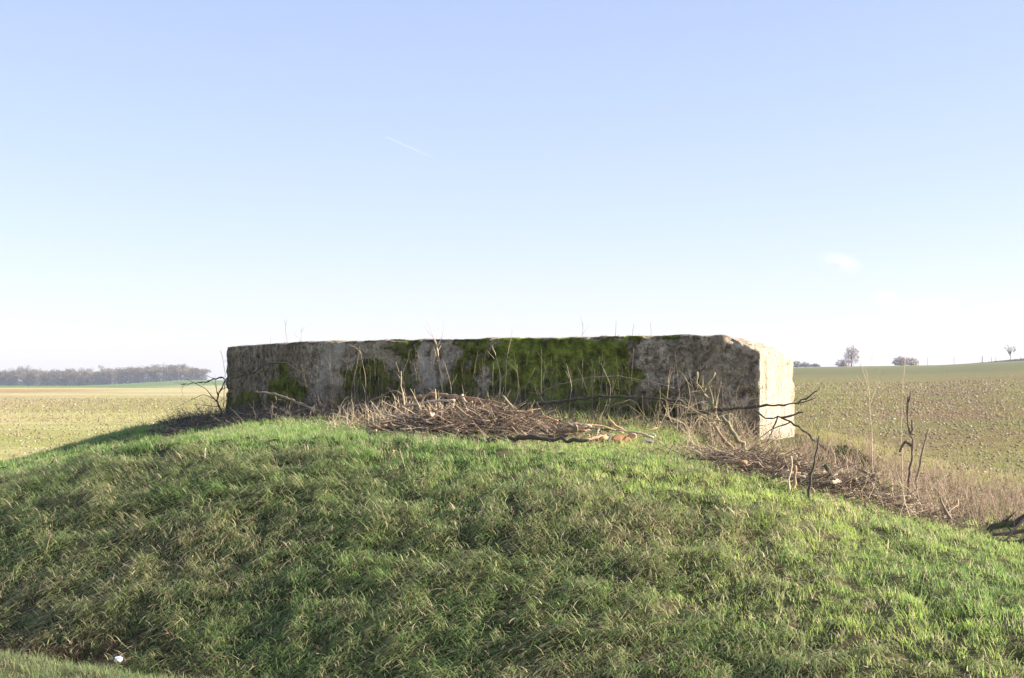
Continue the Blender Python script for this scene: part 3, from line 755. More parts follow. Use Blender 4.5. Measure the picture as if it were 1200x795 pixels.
# dry pale grass in front of the right half of the wall
x, y = scatter(5200, -9.5, -4.6, 12.4, 15.6); N = len(x)
u, v = uv(x, y)
V, Q, Tt, C = blades(np.stack([x, y, H(x, y)-.01], -1), rng.uniform(.06, .18, N), rng.uniform(.003, .006, N), rng.uniform(0, 6.28, N), rng.uniform(0, .4, N), rng.uniform(.5, 1.6, N), np.where(rng.random((N, 1)) < .4, LIME*1.05, cmix(N, (.30, .22, .12), (.58, .47, .28))))
tag(mesh_np('dry_grass', V, [Q, Tt], M_GRASS, cols=C), 'thin dry grass mixed with green on the flat ground before the wall', 'grass', kind='stuff')

x, y = scatter(12500, -5.75, 7.5, 14.5, 19.8); k = in_view(x, y); x, y = x[k], y[k]; N = len(x)
V, Q, Tt, C = blades(np.stack([x, y, H(x, y)-.01], -1), rng.uniform(.05, .13, N), rng.uniform(.005, .009, N), rng.uniform(0, 6.28, N), rng.uniform(0, .4, N), rng.uniform(.5, 1.6, N), np.where(rng.random((N, 1)) < .5, LIME*.85, cmix(N, (.30, .22, .12), (.58, .47, .28))))
tag(mesh_np('rough_grass', V, [Q, Tt], M_GRASS, cols=C), 'rough green and straw grass at the edge of the right field beyond the sunlit end wall', 'grass', kind='stuff')

def heap(n, uc, vc, su, sv, hmax, label, group, mats, Lr, ang, seed, rr=(.004, .014)):
    r = random.Random(seed)
    for i in range(n):
        a, b_ = r.gauss(0, .45), r.gauss(0, .42)
        if abs(a) > 1 or abs(b_) > 1: a *= .5; b_ *= .5
        u0, v0 = uc+a*su, vc+b_*sv
        hh = hmax*max(0, 1-a*a)*max(0, 1-b_*b_)*r.random()*(.25+1.1*abs(math.sin(u0*3.1+seed)))
        L = r.uniform(*Lr); th = r.gauss(0, ang)
        du, dv = math.cos(th)*L/2, math.sin(th)*L/2
        x0, y0 = xy(u0-du, v0-dv); x1, y1 = xy(u0+du, v0+dv); xm, ym = xy(u0, v0)
        zm = Hs(xm, ym)+.015+hh
        z0 = max(Hs(x0, y0)+.01, zm+r.gauss(-.02, .06)); z1 = max(Hs(x1, y1)+.01, zm+r.gauss(-.02, .06))
        r0 = r.uniform(*rr)
        o, p, q = stick_mesh('cut_stick', [Vector((x0, y0, z0)), Vector((xm+r.gauss(0, .02), ym, zm+r.gauss(0, .015))), Vector((x1, y1, z1))], r0, r0*r.uniform(.35, .9), r.choice(mats), K=9, seed=seed*100+i, sides=6, wob=r0*.35)
        tag(o, label, 'stick', group)
# ------------------------------------------------------------------ named branches and stems (photo positions)
B = branch
B('fallen_branch', 'dark bare branch crossing the sunlit end wall, its tip turned up over the field', 'branch',
  [(800, 487), (838, 481), (880, 477), (915, 474), (933, 473), (958, 458)], .022, .007, M_DARKBARK, twigs=3, seed=1, v0=15.2, anchor=False,
  forks=[([(931, 473), (945, 471), (957, 466)], .008, .003)])
B('fallen_branch', 'crooked dark branch with snapped tip, crossing the lower half of the sunlit end wall', 'branch',
  [(1000, 545), (962, 523), (940, 503), (915, 489), (897, 491), (884, 480)], .016, .009, M_DARKBARK, twigs=3, seed=2, v0=15.1, anchor=False,
  forks=[([(915, 489), (930, 486), (942, 483)], .012, .008), ([(912, 490), (905, 506), (897, 521)], .011, .006), ([(925, 495), (905, 503), (885, 517)], .008, .004)])
B('mossy_stump', 'yellow-green mossy broken sapling with forked top, standing before the wall left of its bright corner', 'stump',
  [(842, 505), (838, 480), (824, 463), (818, 448), (817, 436)], .028, .013, M_MOSSBARK, twigs=8, tl=(.1, .35), seed=3, v0=15.3, anchor=False,
  forks=[([(822, 461), (830, 448), (838, 437)], .02, .012), ([(822, 461), (813, 470), (810, 482)], .01, .006), ([(830, 448), (838, 451), (846, 450)], .008, .004)])
B('leaning_branch', 'dark curved branch leaning on the wall just left of the mossy broken sapling', 'branch',
  [(784, 468), (794, 462), (806, 447), (818, 437), (828, 428)], .02, .01, M_DARKBARK, seed=4, v0=15.6, anchor=False, twigs=2,
  forks=[([(792, 464), (797, 460), (801, 450)], .01, .006)])
B('fallen_log', 'long grey-brown log lying level along the foot of the wall under the bright moss', 'log',
  [(614, 474), (660, 470), (700, 465), (745, 465), (800, 470)], .018, .013, M_DARKBARK, seed=5, v0=15.0, anchor=False, twigs=2)
B('arched_branch', 'thin pale branch arching low in front of the bright green moss', 'branch',
  [(632, 462), (650, 452), (690, 443), (725, 441), (765, 448), (790, 455)], .009, .005, M_GREYBARK, seed=6, v0=15.4, anchor=False, twigs=3)
B('arched_branch', 'dark slender branch bowing over the moss patch at the left corner of the wall', 'branch',
  [(270, 444), (300, 436), (310, 427), (335, 425), (355, 438), (372, 462), (372, 480)], .009, .007, M_DARKBARK, seed=7, v0=15.5, anchor=False, twigs=4)
B('fallen_branch', 'straight pale-topped branch lying aslant against the wall near its left corner', 'branch',
  [(300, 459), (325, 463), (355, 474), (382, 486)], .014, .02, M_GREYBARK, seed=8, v0=15.1, anchor=False, twigs=2,
  forks=[([(320, 463), (325, 470), (322, 478)], .008, .005)])
B('bramble_branch', 'long dark branch pointing left out of the bramble over the field', 'branch',
  [(268, 456), (262, 442), (240, 448), (212, 451)], .014, .005, M_DARKBARK, seed=9, v0=17.2, anchor=False, twigs=6, tl=(.12, .4))
B('bramble_branch', 'forked dark branch rising steeply out of the bramble beside the left end of the wall', 'branch',
  [(262, 492), (254, 468), (262, 450), (268, 440)], .015, .007, M_DARKBARK, seed=10, v0=16.6, anchor=False, twigs=4, tl=(.15, .4),
  forks=[([(255, 472), (240, 455), (218, 444)], .008, .003), ([(255, 470), (238, 462), (205, 478)], .006, .002), ([(257, 475), (240, 475), (228, 474)], .006, .003)])
B('bramble_branch', 'low thin branch lying along the outer foot of the bramble', 'branch',
  [(240, 488), (215, 490), (190, 503), (172, 516)], .009, .004, M_DARKBARK, seed=11, v0=16.0, anchor=False, twigs=6, tl=(.1, .35))
B('bramble_branch', 'wiry upright shoot standing left of the bunker corner against the sky', 'branch',
  [(262, 470), (264, 440), (261, 420), (258, 411)], .005, .002, M_DARKBARK, seed=12, v0=17.3, anchor=False, twigs=3)
# brush heap leaders
B('bundle_branch', 'thick splintered branch lying along the top of the brush heap, fraying to the right', 'branch',
  [(470, 469), (512, 462), (540, 467), (575, 474), (610, 487)], .022, .016, M_BROWNBARK, seed=13, v0=13.6, anchor=False, twigs=3,
  forks=[([(520, 464), (560, 467), (592, 474)], .014, .006), ([(545, 468), (580, 482), (600, 497)], .013, .006), ([(530, 465), (575, 480), (600, 486)], .012, .006)])
B('dark_log', 'dark log along the front foot of the brush heap, half sunk in the grass edge', 'log',
  [(515, 514), (570, 516), (625, 513), (690, 516)], .032, .018, M_DARKBARK, seed=14, v0=12.15, anchor=False)
B('fallen_branch', 'curved pale branch on the right slope of the brush heap', 'branch',
  [(655, 505), (668, 497), (685, 497), (693, 500)], .012, .012, M_PALEWOOD, seed=15, v0=13.0, anchor=False)
B('fallen_branch', 'dark twisted branch arching out of the left side of the brush heap', 'branch',
  [(410, 497), (415, 482), (440, 467), (462, 457), (475, 466)], .011, .006, M_GREYBARK, seed=16, v0=13.7, anchor=False, twigs=2)
B('split_wood', 'short orange split piece of wood leaning in the brush heap', 'wood', [(534, 494), (548, 480)], .017, .02, M_PALEWOOD, seed=17, v0=13.0, anchor=False)
B('split_wood', 'broken brown stump of wood standing on the crest of the brush heap', 'wood', [(606, 484), (597, 474), (589, 464)], .03, .012, M_MOSSBARK, seed=18, v0=13.5, anchor=False)
B('fallen_branch', 'pale straight branch lying on dry grass between the brush heap and the bright corner', 'branch',
  [(722, 504), (745, 507), (766, 513)], .01, .012, M_PALEWOOD, seed=19, v0=13.2, anchor=False)
B('fallen_branch', 'brown branch lying in the grass right of the broken tile', 'branch',
  [(779, 545), (800, 547), (820, 549), (850, 541), (875, 543)], .012, .02, M_BROWNBARK, seed=20, twigs=3, v0=12.1, anchor=False)
B('fallen_log', 'long pinkish log lying over the right heap with a pale sawn end', 'log',
  [(780, 543), (815, 541), (850, 537), (880, 546), (892, 552)], .022, .036, M_BROWNBARK, seed=21, v0=12.6, anchor=False, cut=True)
B('leaning_branch', 'thick bark-covered branch leaning down from the mossy sapling into the right heap', 'branch',
  [(882, 541), (872, 528), (862, 508), (846, 488)], .028, .02, M_MOSSBARK, seed=22, v0=13.0, anchor=False, twigs=2)
B('leaning_branch', 'stout pinkish branch leaning left beside the thick bark-covered one', 'branch',
  [(866, 537), (856, 524), (843, 508), (838, 500)], .022, .016, M_BROWNBARK, seed=23, v0=13.05, anchor=False)
B('cut_stake', 'dark leaning stake crossing the right heap, its top pointing up to the right', 'stick',
  [(945, 586), (950, 562), (955, 538), (960, 511)], .016, .006, M_DARKBARK, seed=24, twigs=2)
B('cut_stake', 'pale upright stake, the taller of the bright pair in the right heap', 'stick', [(924, 578), (926, 555), (927, 535)], .012, .008, M_PALEWOOD, seed=25, twigs=1)
B('cut_stake', 'thick orange stake beside the tall pale one in the right heap', 'stick', [(930, 577), (931, 560), (932, 546)], .017, .014, M_BROWNBARK, seed=26)
B('bent_stick', 'bone-pale bent stick at the right foot of the right heap', 'stick', [(972, 582), (971, 568), (969, 558), (980, 556)], .009, .008, M_PALEWOOD, seed=27)
B('fallen_branch', 'yellowish mossy branch lying level through the right heap', 'branch', [(925, 558), (945, 560), (970, 557), (981, 556)], .009, .012, M_MOSSBARK, seed=28, v0=12.6, anchor=False)
B('fallen_branch', 'cut branch with a pale end rising left out of the weeds beyond the right heap', 'branch',
  [(1050, 590), (1030, 566), (1018, 555), (1006, 550)], .01, .013, M_MOSSBARK, seed=29, v0=13.2, anchor=False, cut=True, twigs=5, tl=(.15, .4))
B('cut_sapling', 'dark forked sapling with lopped pale tips standing before the right field', 'sapling',
  [(1064, 568), (1068, 545), (1070, 520), (1064, 500), (1062, 475), (1064, 465)], .017, .007, M_SAPBARK, seed=30, twigs=4, tl=(.1, .25), v0=13.6, anchor=False,
  forks=[([(1062, 480), (1066, 468), (1067, 458)], .01, .007), ([(1068, 512), (1070, 500), (1069, 492)], .012, .008), ([(1066, 520), (1060, 516), (1054, 530)], .014, .01)])
B('cut_sapling', 'single thick pale-tipped shoot right of the dark forked sapling', 'sapling',
  [(1074, 562), (1078, 545), (1083, 520), (1089, 503)], .014, .009, M_GREYBARK, seed=31, v0=13.6, anchor=False, cut=True)
B('dry_stalk', 'tall straight straw-pale stem standing left of the dark forked sapling', 'stalk', [(1057, 545), (1056, 500), (1058, 450), (1061, 419)], .006, .0025, M_PALEWOOD, seed=32, v0=13.8, anchor=False, twigs=2)
B('dry_stalk', 'tall pale branching stem midway between the bright end wall and the forked sapling', 'stalk',
  [(1022, 545), (1021, 500), (1018, 455), (1008, 425)], .007, .0025, M_PALEWOOD, seed=33, v0=14.2, anchor=False, twigs=8, tl=(.15, .45),
  forks=[([(1019, 470), (1012, 450), (1003, 440)], .004, .002)])
B('short_stump', 'short grey broken stub poking up at the weed edge above the right shoulder', 'stump', [(1113, 606), (1107, 597), (1102, 583)], .02, .01, M_GREYBARK, seed=34, v0=12.9, anchor=False)
# the big log lower right
B('dead_branch', 'thickest dark dead branch entering low from the right edge, topmost of the cluster there', 'branch',
  [(1158, 622), (1175, 615), (1192, 610), (1240, 596)], .026, .045, M_DARKBARK, seed=35, v0=12.6, anchor=False, twigs=4)
B('dead_branch', 'gnarled dark branch lowest in the cluster at the right edge', 'branch', [(1168, 633), (1185, 637), (1210, 632), (1250, 630)], .014, .035, M_DARKBARK, seed=36, v0=12.35, anchor=False, twigs=4)
B('dead_branch', 'brown branch in the middle of the cluster at the right edge', 'branch', [(1163, 627), (1182, 625), (1200, 622), (1245, 612)], .012, .028, M_SAPBARK, seed=46, v0=12.5, anchor=False, twigs=4)
B('dead_branch', 'pale thin branch crossing the dark cluster at the right edge', 'branch', [(1176, 636), (1190, 620), (1204, 606)], .008, .012, M_GREYBARK, seed=47, v0=12.4, anchor=False, twigs=2)
heap(34, -1.45, 12.75, .75, .35, .10, 'short dark stick in the branch cluster at the right edge', 'sticks in the cluster at the right edge', [M_DARKBARK, M_SAPBARK, M_GREYBARK], (.15, .6), .5, 6, (.005, .014))
# bits on the grass
B('small_stick', 'short brown broken stick lying on the grass below the left part of the wall', 'stick', [(367, 545), (385, 544), (405, 552)], .008, .006, M_DARKBARK, seed=37, twigs=2)
B('wood_chip', 'pale splinter of wood tilted on the grass below the brush heap', 'wood', [(449, 546), (461, 528)], .008, .014, M_BROWNBARK, seed=38)
B('dry_stalk', 'thin pale twig hanging over the grass just right of the pale splinter', 'stalk', [(479, 556), (472, 540), (468, 526)], .003, .002, M_PALEWOOD, seed=39)
B('dry_stalk', 'pale forked twig lying on the grass in the centre of the bank top', 'stalk', [(540, 560), (523, 555), (513, 540)], .003, .002, M_PALEWOOD, seed=40, twigs=3, tl=(.08, .15))
B('small_stick', 'upright light stick standing in the shaded grass of the left bank', 'stick', [(239, 543), (240, 534), (241, 525)], .008, .006, M_PALEWOOD, seed=41)
B('small_stick', 'dead brown stalk standing on the far left of the bank', 'stick', [(52, 655), (55, 640), (60, 626)], .007, .004, M_BROWNBARK, seed=42)
B('small_stick', 'dark twig poking up on the left skyline of the bank', 'stick', [(56, 550), (60, 543), (64, 536)], .008, .004, M_DARKBARK, seed=43, twigs=2, tl=(.06, .12))
B('bramble_shoot', 'dark arched shoot at the left edge of the picture on the bank skyline', 'shoot', [(-4, 552), (4, 546), (12, 552)], .012, .006, M_DARKBARK, seed=44, twigs=2)
B('dry_stalk', 'straw stalk leaning left on the lower right face of the bank', 'stalk', [(841, 698), (834, 686), (826, 672)], .005, .003, M_PALEWOOD, seed=45)
# crown stems that rise above the wall
B('bare_sapling', 'thick pale dead stem in front of the wall, spreading fine twigs above the roof', 'stalk',
  [(519, 462), (518, 440), (514, 425), (513, 408), (510, 398)], .012, .007, M_PALEWOOD, seed=50, v0=15.75, anchor=False, twigs=3,
  forks=[([(513, 405), (506, 390), (500, 375)], .004, .0015), ([(514, 405), (520, 390), (520, 372)], .004, .0015), ([(510, 400), (497, 384), (495, 372)], .003, .0012), ([(513, 410), (509, 418), (507, 428)], .005, .003)])
B('bare_sapling', 'shorter kinked pale stem just left of the bright moss', 'stalk', [(586, 465), (587, 440), (582, 420), (577, 405)], .008, .003, M_PALEWOOD, seed=51, v0=15.75, anchor=False, twigs=3)
B('bare_sapling', 'straight thin stem topping the roof at the left edge of the bright moss', 'stalk', [(592, 460), (594, 420), (598, 400), (601, 384)], .005, .0015, M_PALEWOOD, seed=52, v0=15.75, anchor=False, twigs=3, tl=(.05, .15))
spec = [(318, 395, 'leftmost wiry dead weed standing up from the roof edge', 2), (336, 374, 'tallest twiggy dead weed on the left part of the roof edge', 9), (353, 384, 'thin twiggy weed on the roof just before the wall corner', 4),
        (683, 378, 'thin dark weed stalk on the roof over the middle of the moss', 2), (722, 376, 'faint thin stalk on the roof just right of the moss crest', 1), (743, 380, 'leaning thin stalk on the roof between moss and pale concrete', 2), (762, 378, 'straight dark weed stalk on the roof over the pale concrete', 2)]
for i, (px, py, lab, tw) in enumerate(spec):
    v_ = 16.25 if px > 355 else 16.25+(355-px)*.024
    B('roof_weed', lab, 'weed', [(px+random.uniform(-3, 3), 402, 0), (px+random.uniform(-2, 2), (py+400)/2), (px, py)], .0045, .0018, M_GREYBARK, twigs=tw, tl=(.06, .22), seed=60+i, v0=v_, anchor=False, group='weeds on the roof edge')
# dead weed stems in front of the moss: countable, alike
for i in range(26):
    px = random.choice([random.uniform(590, 800), random.uniform(590, 745), random.uniform(400, 590)])
    y1 = random.uniform(405, 450)
    B('dead_weed', 'pale thin dead weed stem standing upright in front of the mossy wall', 'weed',
      [(px, 478), (px+random.uniform(-4, 4), (478+y1)/2), (px+random.uniform(-12, 12), y1)], random.uniform(.0025, .0045), .0015, random.choice([M_PALEWOOD, M_GREYBARK, M_GREYBARK]),
      twigs=random.randint(0, 3), tl=(.06, .25), seed=100+i, v0=random.uniform(15.2, 15.8), anchor=False, group='dead weed stems before the wall')
# pale upright sticks at the left of the heap
for i, (p0, p1) in enumerate([((470, 503), (462, 465)), ((483, 505), (470, 455)), ((498, 498), (481, 456)), ((508, 500), (504, 470)), ((513, 497), (510, 456)), ((455, 500), (434, 470)), ((470, 492), (440, 482)), ((487, 498), (484, 470)), ((517, 492), (515, 470)),
                              ((462, 505), (430, 484)), ((476, 495), (445, 490)), ((450, 518), (436, 487)), ((528, 492), (530, 474)), ((540, 498), (537, 478)), ((474, 470), (470, 435))]):
    B('dead_stalk', 'bleached stalk sticking up from the left half of the brush heap', 'stalk', [p0, ((p0[0]+p1[0])/2+random.uniform(-3, 3), (p0[1]+p1[1])/2), p1], random.uniform(.006, .009), .004,
      M_PALEWOOD if i % 3 else M_BROWNBARK, twigs=random.randint(0, 3), tl=(.08, .25), seed=140+i, v0=random.uniform(12.7, 13.3), anchor=False, group='bleached stalks in the brush heap')

# ------------------------------------------------------------------ brush heaps: every stick its own object
heap(185, -8.0, 13.15, 1.75, .95, .26, 'bare cut stick lying in the big brush heap before the middle of the wall', 'cut sticks in the big brush heap', [M_BROWNBARK, M_GREYBARK, M_BROWNBARK, M_DARKBARK, M_PALEWOOD, M_PALEWOOD, M_RAWWOOD], (.12, .75), .6, 3, (.005, .024))
heap(75, -4.35, 12.75, .95, .7, .18, 'bare stick lying in the low heap below the sunlit end wall', 'sticks in the heap below the end wall', [M_BROWNBARK, M_DARKBARK, M_GREYBARK, M_PALEWOOD], (.2, .8), .8, 4, (.005, .022))
heap(40, -12.6, 14.9, 2.6, .6, .08, 'dark stick lying in the bramble litter below the left corner of the wall', 'sticks in the bramble litter', [M_DARKBARK, M_GREYBARK], (.25, .8), .6, 5, (.003, .008))
def twigheap(name, label, n, uc, vc, su, sv, h):
    a = np.clip(rng.normal(0, .45, n), -1.2, 1.2); c = np.clip(rng.normal(0, .45, n), -1.2, 1.2); x, y = xy(uc+a*su, vc+c*sv)
    K = 5; P = np.zeros((n, K, 3)); zz = H(x, y)+rng.random(n)*h*np.clip(1-a*a, 0, 1)*np.clip(1-c*c, 0, 1)+.005
    P[:, 0] = np.stack([x, y, zz], -1); az = rng.normal(-R_(30), .8, n)+np.where(rng.random(n) < .5, math.pi, 0); d = np.stack([np.cos(az), np.sin(az), rng.normal(0.05, .25, n)], -1); L = rng.uniform(.1, .4, n)
    for k in range(1, K):
        d += rng.normal(0, .15, d.shape); d /= np.linalg.norm(d, axis=1, keepdims=True); P[:, k] = P[:, k-1]+d*(L/(K-1))[:, None]
    gz = H(P[..., 0].ravel(), P[..., 1].ravel()).reshape(n, K); P[..., 2] = np.maximum(P[..., 2], gz+.004)
    V, f = tubes(P, rng.uniform(.0018, .005, n)[:, None]*np.linspace(1, .5, K)[None], 3, False)
    tag(mesh_np(name, V, [f[0]], M_TWIG, cols=np.repeat(cmix(n, (.09, .065, .05), (.55, .42, .29), 1.7), K*3, 0)), label, 'twigs', kind='stuff')
twigheap('fine_brush', 'fine broken twigs filling the big brush heap', 4200, -7.95, 13.0, 1.35, .8, .26)
twigheap('fine_brush', 'fine twigs filling the low heap below the sunlit end wall', 2600, -4.3, 12.75, 1.2, .8, .16)

# ------------------------------------------------------------------ stones, tile, litter, evergreen
def rock(name, label, cat, px, py, size, col, col2, flat=.6, seed=0):
    g = G(px, py); import bmesh
    bm = bmesh.new(); bmesh.ops.create_icosphere(bm, subdivisions=3, radius=1)
    r = random.Random(seed); pl = [(Vector((r.gauss(0, 1), r.gauss(0, 1), r.gauss(0, 1))).normalized(), r.uniform(.6, .85)) for _ in range(9)]
    for vv in bm.verts:
        for nrm, dd in pl:
            s = vv.co.dot(nrm)
            if s > dd: vv.co -= nrm*(s-dd)
        vv.co = Vector((vv.co.x*size[0], vv.co.y*size[1], vv.co.z*size[2]))
    me = bpy.data.meshes.new(name); bm.to_mesh(me); bm.free()
    b = NB(name+'_face'); tc = b.add('TexCoord').outputs['Object']; n = b.noise(tc, 40, 5, .7)
    me.materials.append(b.done(b.bsdf(b.mix(n, col, col2), .85, n, .5, .005)))
    o = bpy.data.objects.new(name, me); COL.objects.link(o); o.location = g+Vector((0, 0, size[2]*.6+(.05 if cat == 'litter' else .02))); o.rotation_euler = (r.uniform(-.3, .3), r.uniform(-.3, .3), r.uniform(0, 3))
    return tag(o, label, cat)
rock('broken_tile', 'rust-red broken tile lying at the grass edge right of the brush heap', 'tile', 728, 521, (.12, .07, .045), (.22, .07, .04), (.42, .20, .12), seed=1)
rock('broken_brick', 'orange-tan chunk of brick leaning on the rust-red tile', 'brick', 741, 519, (.06, .05, .05), (.48, .28, .14), (.62, .42, .24), seed=2)
rock('stone', 'bluish grey stone left of the rust-red tile', 'stone', 708, 520, (.07, .05, .035), (.20, .21, .22), (.36, .37, .38), seed=3)
rock('stone', 'grey flat stone right of the rust-red tile', 'stone', 758, 523, (.08, .05, .035), (.19, .18, .17), (.34, .32, .30), seed=4)
rock('stone', 'small round pale stone in the dry grass, farthest right of those near the tile', 'stone', 766, 515, (.03, .03, .028), (.42, .37, .30), (.56, .50, .42), seed=5)
rock('crumpled_litter', 'crumpled blue and white litter on the near verge at the bottom left', 'litter', 139, 786, (.045, .035, .03), (.35, .45, .62), (.8, .85, .9), seed=6)

def evergreen():
    g = G(982, 556); n = 5200
    th = rng.uniform(0, 6.28, n); ph = rng.random(n)**.6; x = np.cos(th)*.42*ph; y = np.sin(th)*.30*ph; z = rng.random(n)*.30*(1-ph**2)+.0
    c = lerp(np.array([.018, .040, .012]), np.array([.07, .11, .03]), rng.random((n, 1)))
    V, Q, Tt, C = blades(np.stack([x, y, z], -1), rng.uniform(.03, .08, n), rng.uniform(.006, .012, n), th+rng.normal(0, .6, n), rng.uniform(.2, .9, n), rng.uniform(.6, 1.7, n), c)
    e = bpy.data.objects.new('evergreen_bush', None); COL.objects.link(e); e.location = g+Vector((.15, .5, -.02))
    mesh_np('foliage', V, [Q, Tt], M_GRASS, e, cols=C)
    P = np.array([[[0, 0, 0], [.08*math.cos(a), .06*math.sin(a), .12], [.22*math.cos(a), .16*math.sin(a), .22]] for a in np.arange(0, 6.28, .7)])
    V, f = tubes(P, np.full((len(P), 3), .006)*np.array([[1.3, 1, .6]]), 5); mesh_np('stem', V, f, M_DARKBARK, e)
    tag(e, 'low dark evergreen bush in the weeds beyond the right heap', 'bush')
evergreen()

# ------------------------------------------------------------------ distance: wood, ridge trees, posts
def crown_pts(n, rx, rz, seed):
    r = np.random.default_rng(seed)
    k = 9; cc = r.normal(0, .5, (k, 3))*[rx, rx, rz*.7]; cr = r.uniform(.35, .6, k)
    w_ = r.integers(0, k, n); d = r.normal(0, 1, (n, 3)); d /= np.linalg.norm(d, axis=1, keepdims=True)
    return cc[w_]+d*(r.random((n, 1))**.45)*cr[w_][:, None]*[rx, rx, rz]
def twig_faces(P, size, r, wf=.12):
    n = len(P); d = r.normal(0, 1, (n, 3)); d[:, 2] = np.abs(d[:, 2])*1.3; d /= np.linalg.norm(d, axis=1, keepdims=True)
    s = np.cross(d, r.normal(0, 1, (n, 3))); s /= np.linalg.norm(s, axis=1, keepdims=True)+1e-9
    L = r.uniform(.6, 1.3, (n, 1))*size; wd = L*wf
    V = np.stack([P-s*wd, P+s*wd, P+d*L+s*L*.1], 1).reshape(-1, 3)
    return V, np.arange(n*3).reshape(-1, 3)

Vs, Fs, Cs, off = [], [], [], 0; TP, TR = [], []
r = np.random.default_rng(5)
ts = np.arange(-.52, -.216, .0052)
for row, Yd in enumerate((905, 922, 940)):
    for i, t in enumerate(ts):
        tt = t+r.uniform(-.002, .002); Yy = Yd+r.uniform(-6, 6); x0 = tt*Yy; z0 = Hs(x0, Yy)
        taper = float(sstep(-.205, -.235, tt)); top = r.uniform(9.6, 11.6)*(.55+.45*taper)*(1.04 if row else .92)
        base_c = lerp(np.array([.14, .105, .085]), np.array([.26, .205, .145]), r.random())
        n = 620; P = crown_pts(n, 4.6, top*.33, 1000+row*200+i)+[x0, Yy, z0+top*.64]
        V, f = twig_faces(P, 1.15, r); Vs.append(V); Fs.append(f+off); off += len(V); Cs.append(np.repeat((base_c*r.uniform(.7, 1.2, (n, 1))), 3, 0))
        # lower twig mass, its dark grey painting in the shade inside the wood
        n = 160; P = np.stack([x0+r.uniform(-3, 3, n), Yy+r.uniform(-3, 3, n), z0+r.uniform(0, top*.45, n)], -1)
        V, f = twig_faces(P, 1.6, r); Vs.append(V); Fs.append(f+off); off += len(V); Cs.append(np.repeat((np.array([.11, .10, .11])*r.uniform(.7, 1.2, (n, 1))), 3, 0))
        TP.append([[x0, Yy, z0-.5], [x0+r.uniform(-.3, .3), Yy, z0+top*.4], [x0+r.uniform(-.8, .8), Yy, z0+top*.8]]); TR.append([.28, .2, .08])
V, f = tubes(np.array(TP), np.array(TR), 5, False)
Vs.append(V); C0 = np.repeat(np.array([[.22, .19, .18]]), len(V), 0); Cs.append(C0)
tag(mesh_np('distant_wood', np.concatenate(Vs), [np.concatenate(Fs), f[0]+off], M_CROWN, cols=np.concatenate(Cs)), 'leafless brown and mauve wood along the left horizon', 'wood', kind='stuff')

def ridge_tree(name, label, px, py_base, hpx, wpx, Yd, n, colr, group=None, sparse=False, seed=0, size=.7, low=.55):
    t = T_(px); x0 = t*Yd; z0 = Hs(x0, Yd); h = hpx/F*Yd; wdt = wpx/F*Yd/2; r = np.random.default_rng(seed)
    e = bpy.data.objects.new(name, None); COL.objects.link(e); e.location = (x0, Yd, z0)
    tag(e, label, 'tree' if 'tree' in name else 'bush', group)
    P = r.normal(0, 1, (n, 3)); P /= np.linalg.norm(P, axis=1, keepdims=True); P = P*(r.random((n, 1))**.4)*[wdt, wdt, h*(1-low)]*(1+.18*np.sin(P[:, :1]*7+seed)*np.cos(P[:, 2:]*6))
    P[:, 2] += h*(low+.0); P[:, 2] = np.clip(P[:, 2], .1, h)
    V, f = twig_faces(P, size, r, .13)
    mesh_np('crown', V, [f], M_CROWN, e, cols=np.repeat(np.array([colr])*r.uniform(.6, 1.3, (n, 1)), 3, 0))
    tp = [[[0, 0, -.3], [.05, 0, h*.35], [0, 0, h*.7]]]; tr = [[.20, .15, .06]] if not sparse else [[.11, .08, .04]]
    for k in range(7 if not sparse else 10):
        a = r.uniform(0, 6.28); z1 = h*r.uniform(.25, .5); q = wdt*r.uniform(.5, .95)
        tp.append([[0, 0, z1], [math.cos(a)*q*.45, math.sin(a)*q*.45, z1+(h-z1)*.45], [math.cos(a)*q, math.sin(a)*q, z1+(h-z1)*r.uniform(.75, 1)]]); tr.append([.10, .07, .03])
    V, f = tubes(np.array(tp), np.array(tr), 5); mesh_np('trunk', V, f, M_TRUNK, e)
    return e
RY = 398
ridge_tree('bare_tree', 'round-crowned leafless tree on the ridge, just right of the bunker', 998, 430, 23, 19, RY, 640, (.44, .39, .39), seed=201, size=.8, low=.52)
ridge_tree('bush', 'low mauve bush at the left foot of the round-crowned ridge tree', 988, 430, 9, 16, RY-3, 500, (.38, .31, .35), seed=202, size=.7, low=.25)
ridge_tree('leafless_bush', 'wide rounded leafless bush on the ridge line, left half', 1056, 428, 10, 19, RY, 800, (.38, .33, .33), seed=203, size=.8, low=.3)
ridge_tree('leafless_bush', 'paler right part of the wide rounded bush clump on the ridge', 1068, 428, 9, 17, RY+3, 700, (.45, .40, .35), seed=204, size=.8, low=.3)
for i, (px, hp, wp, lab) in enumerate([(934, 7, 12, 'dark hedge bush touching the bright edge of the bunker, tallest of its row'), (944, 5, 12, 'second dark hedge bush from the bunker on the ridge'), (955, 3, 12, 'third and lowest dark hedge bush from the bunker')]):
    ridge_tree('hedge_bush', lab, px, 430, hp, wp, RY, 380, (.34, .31, .32), group='hedge bushes on the ridge', seed=210+i, size=.6, low=.25)
ridge_tree('slender_tree', 'small thin leafless tree with a V-shaped crown at the right end of the ridge', 1184, 420, 19, 16, RY, 28, (.40, .36, .33), sparse=True, seed=220, size=.9, low=.7)
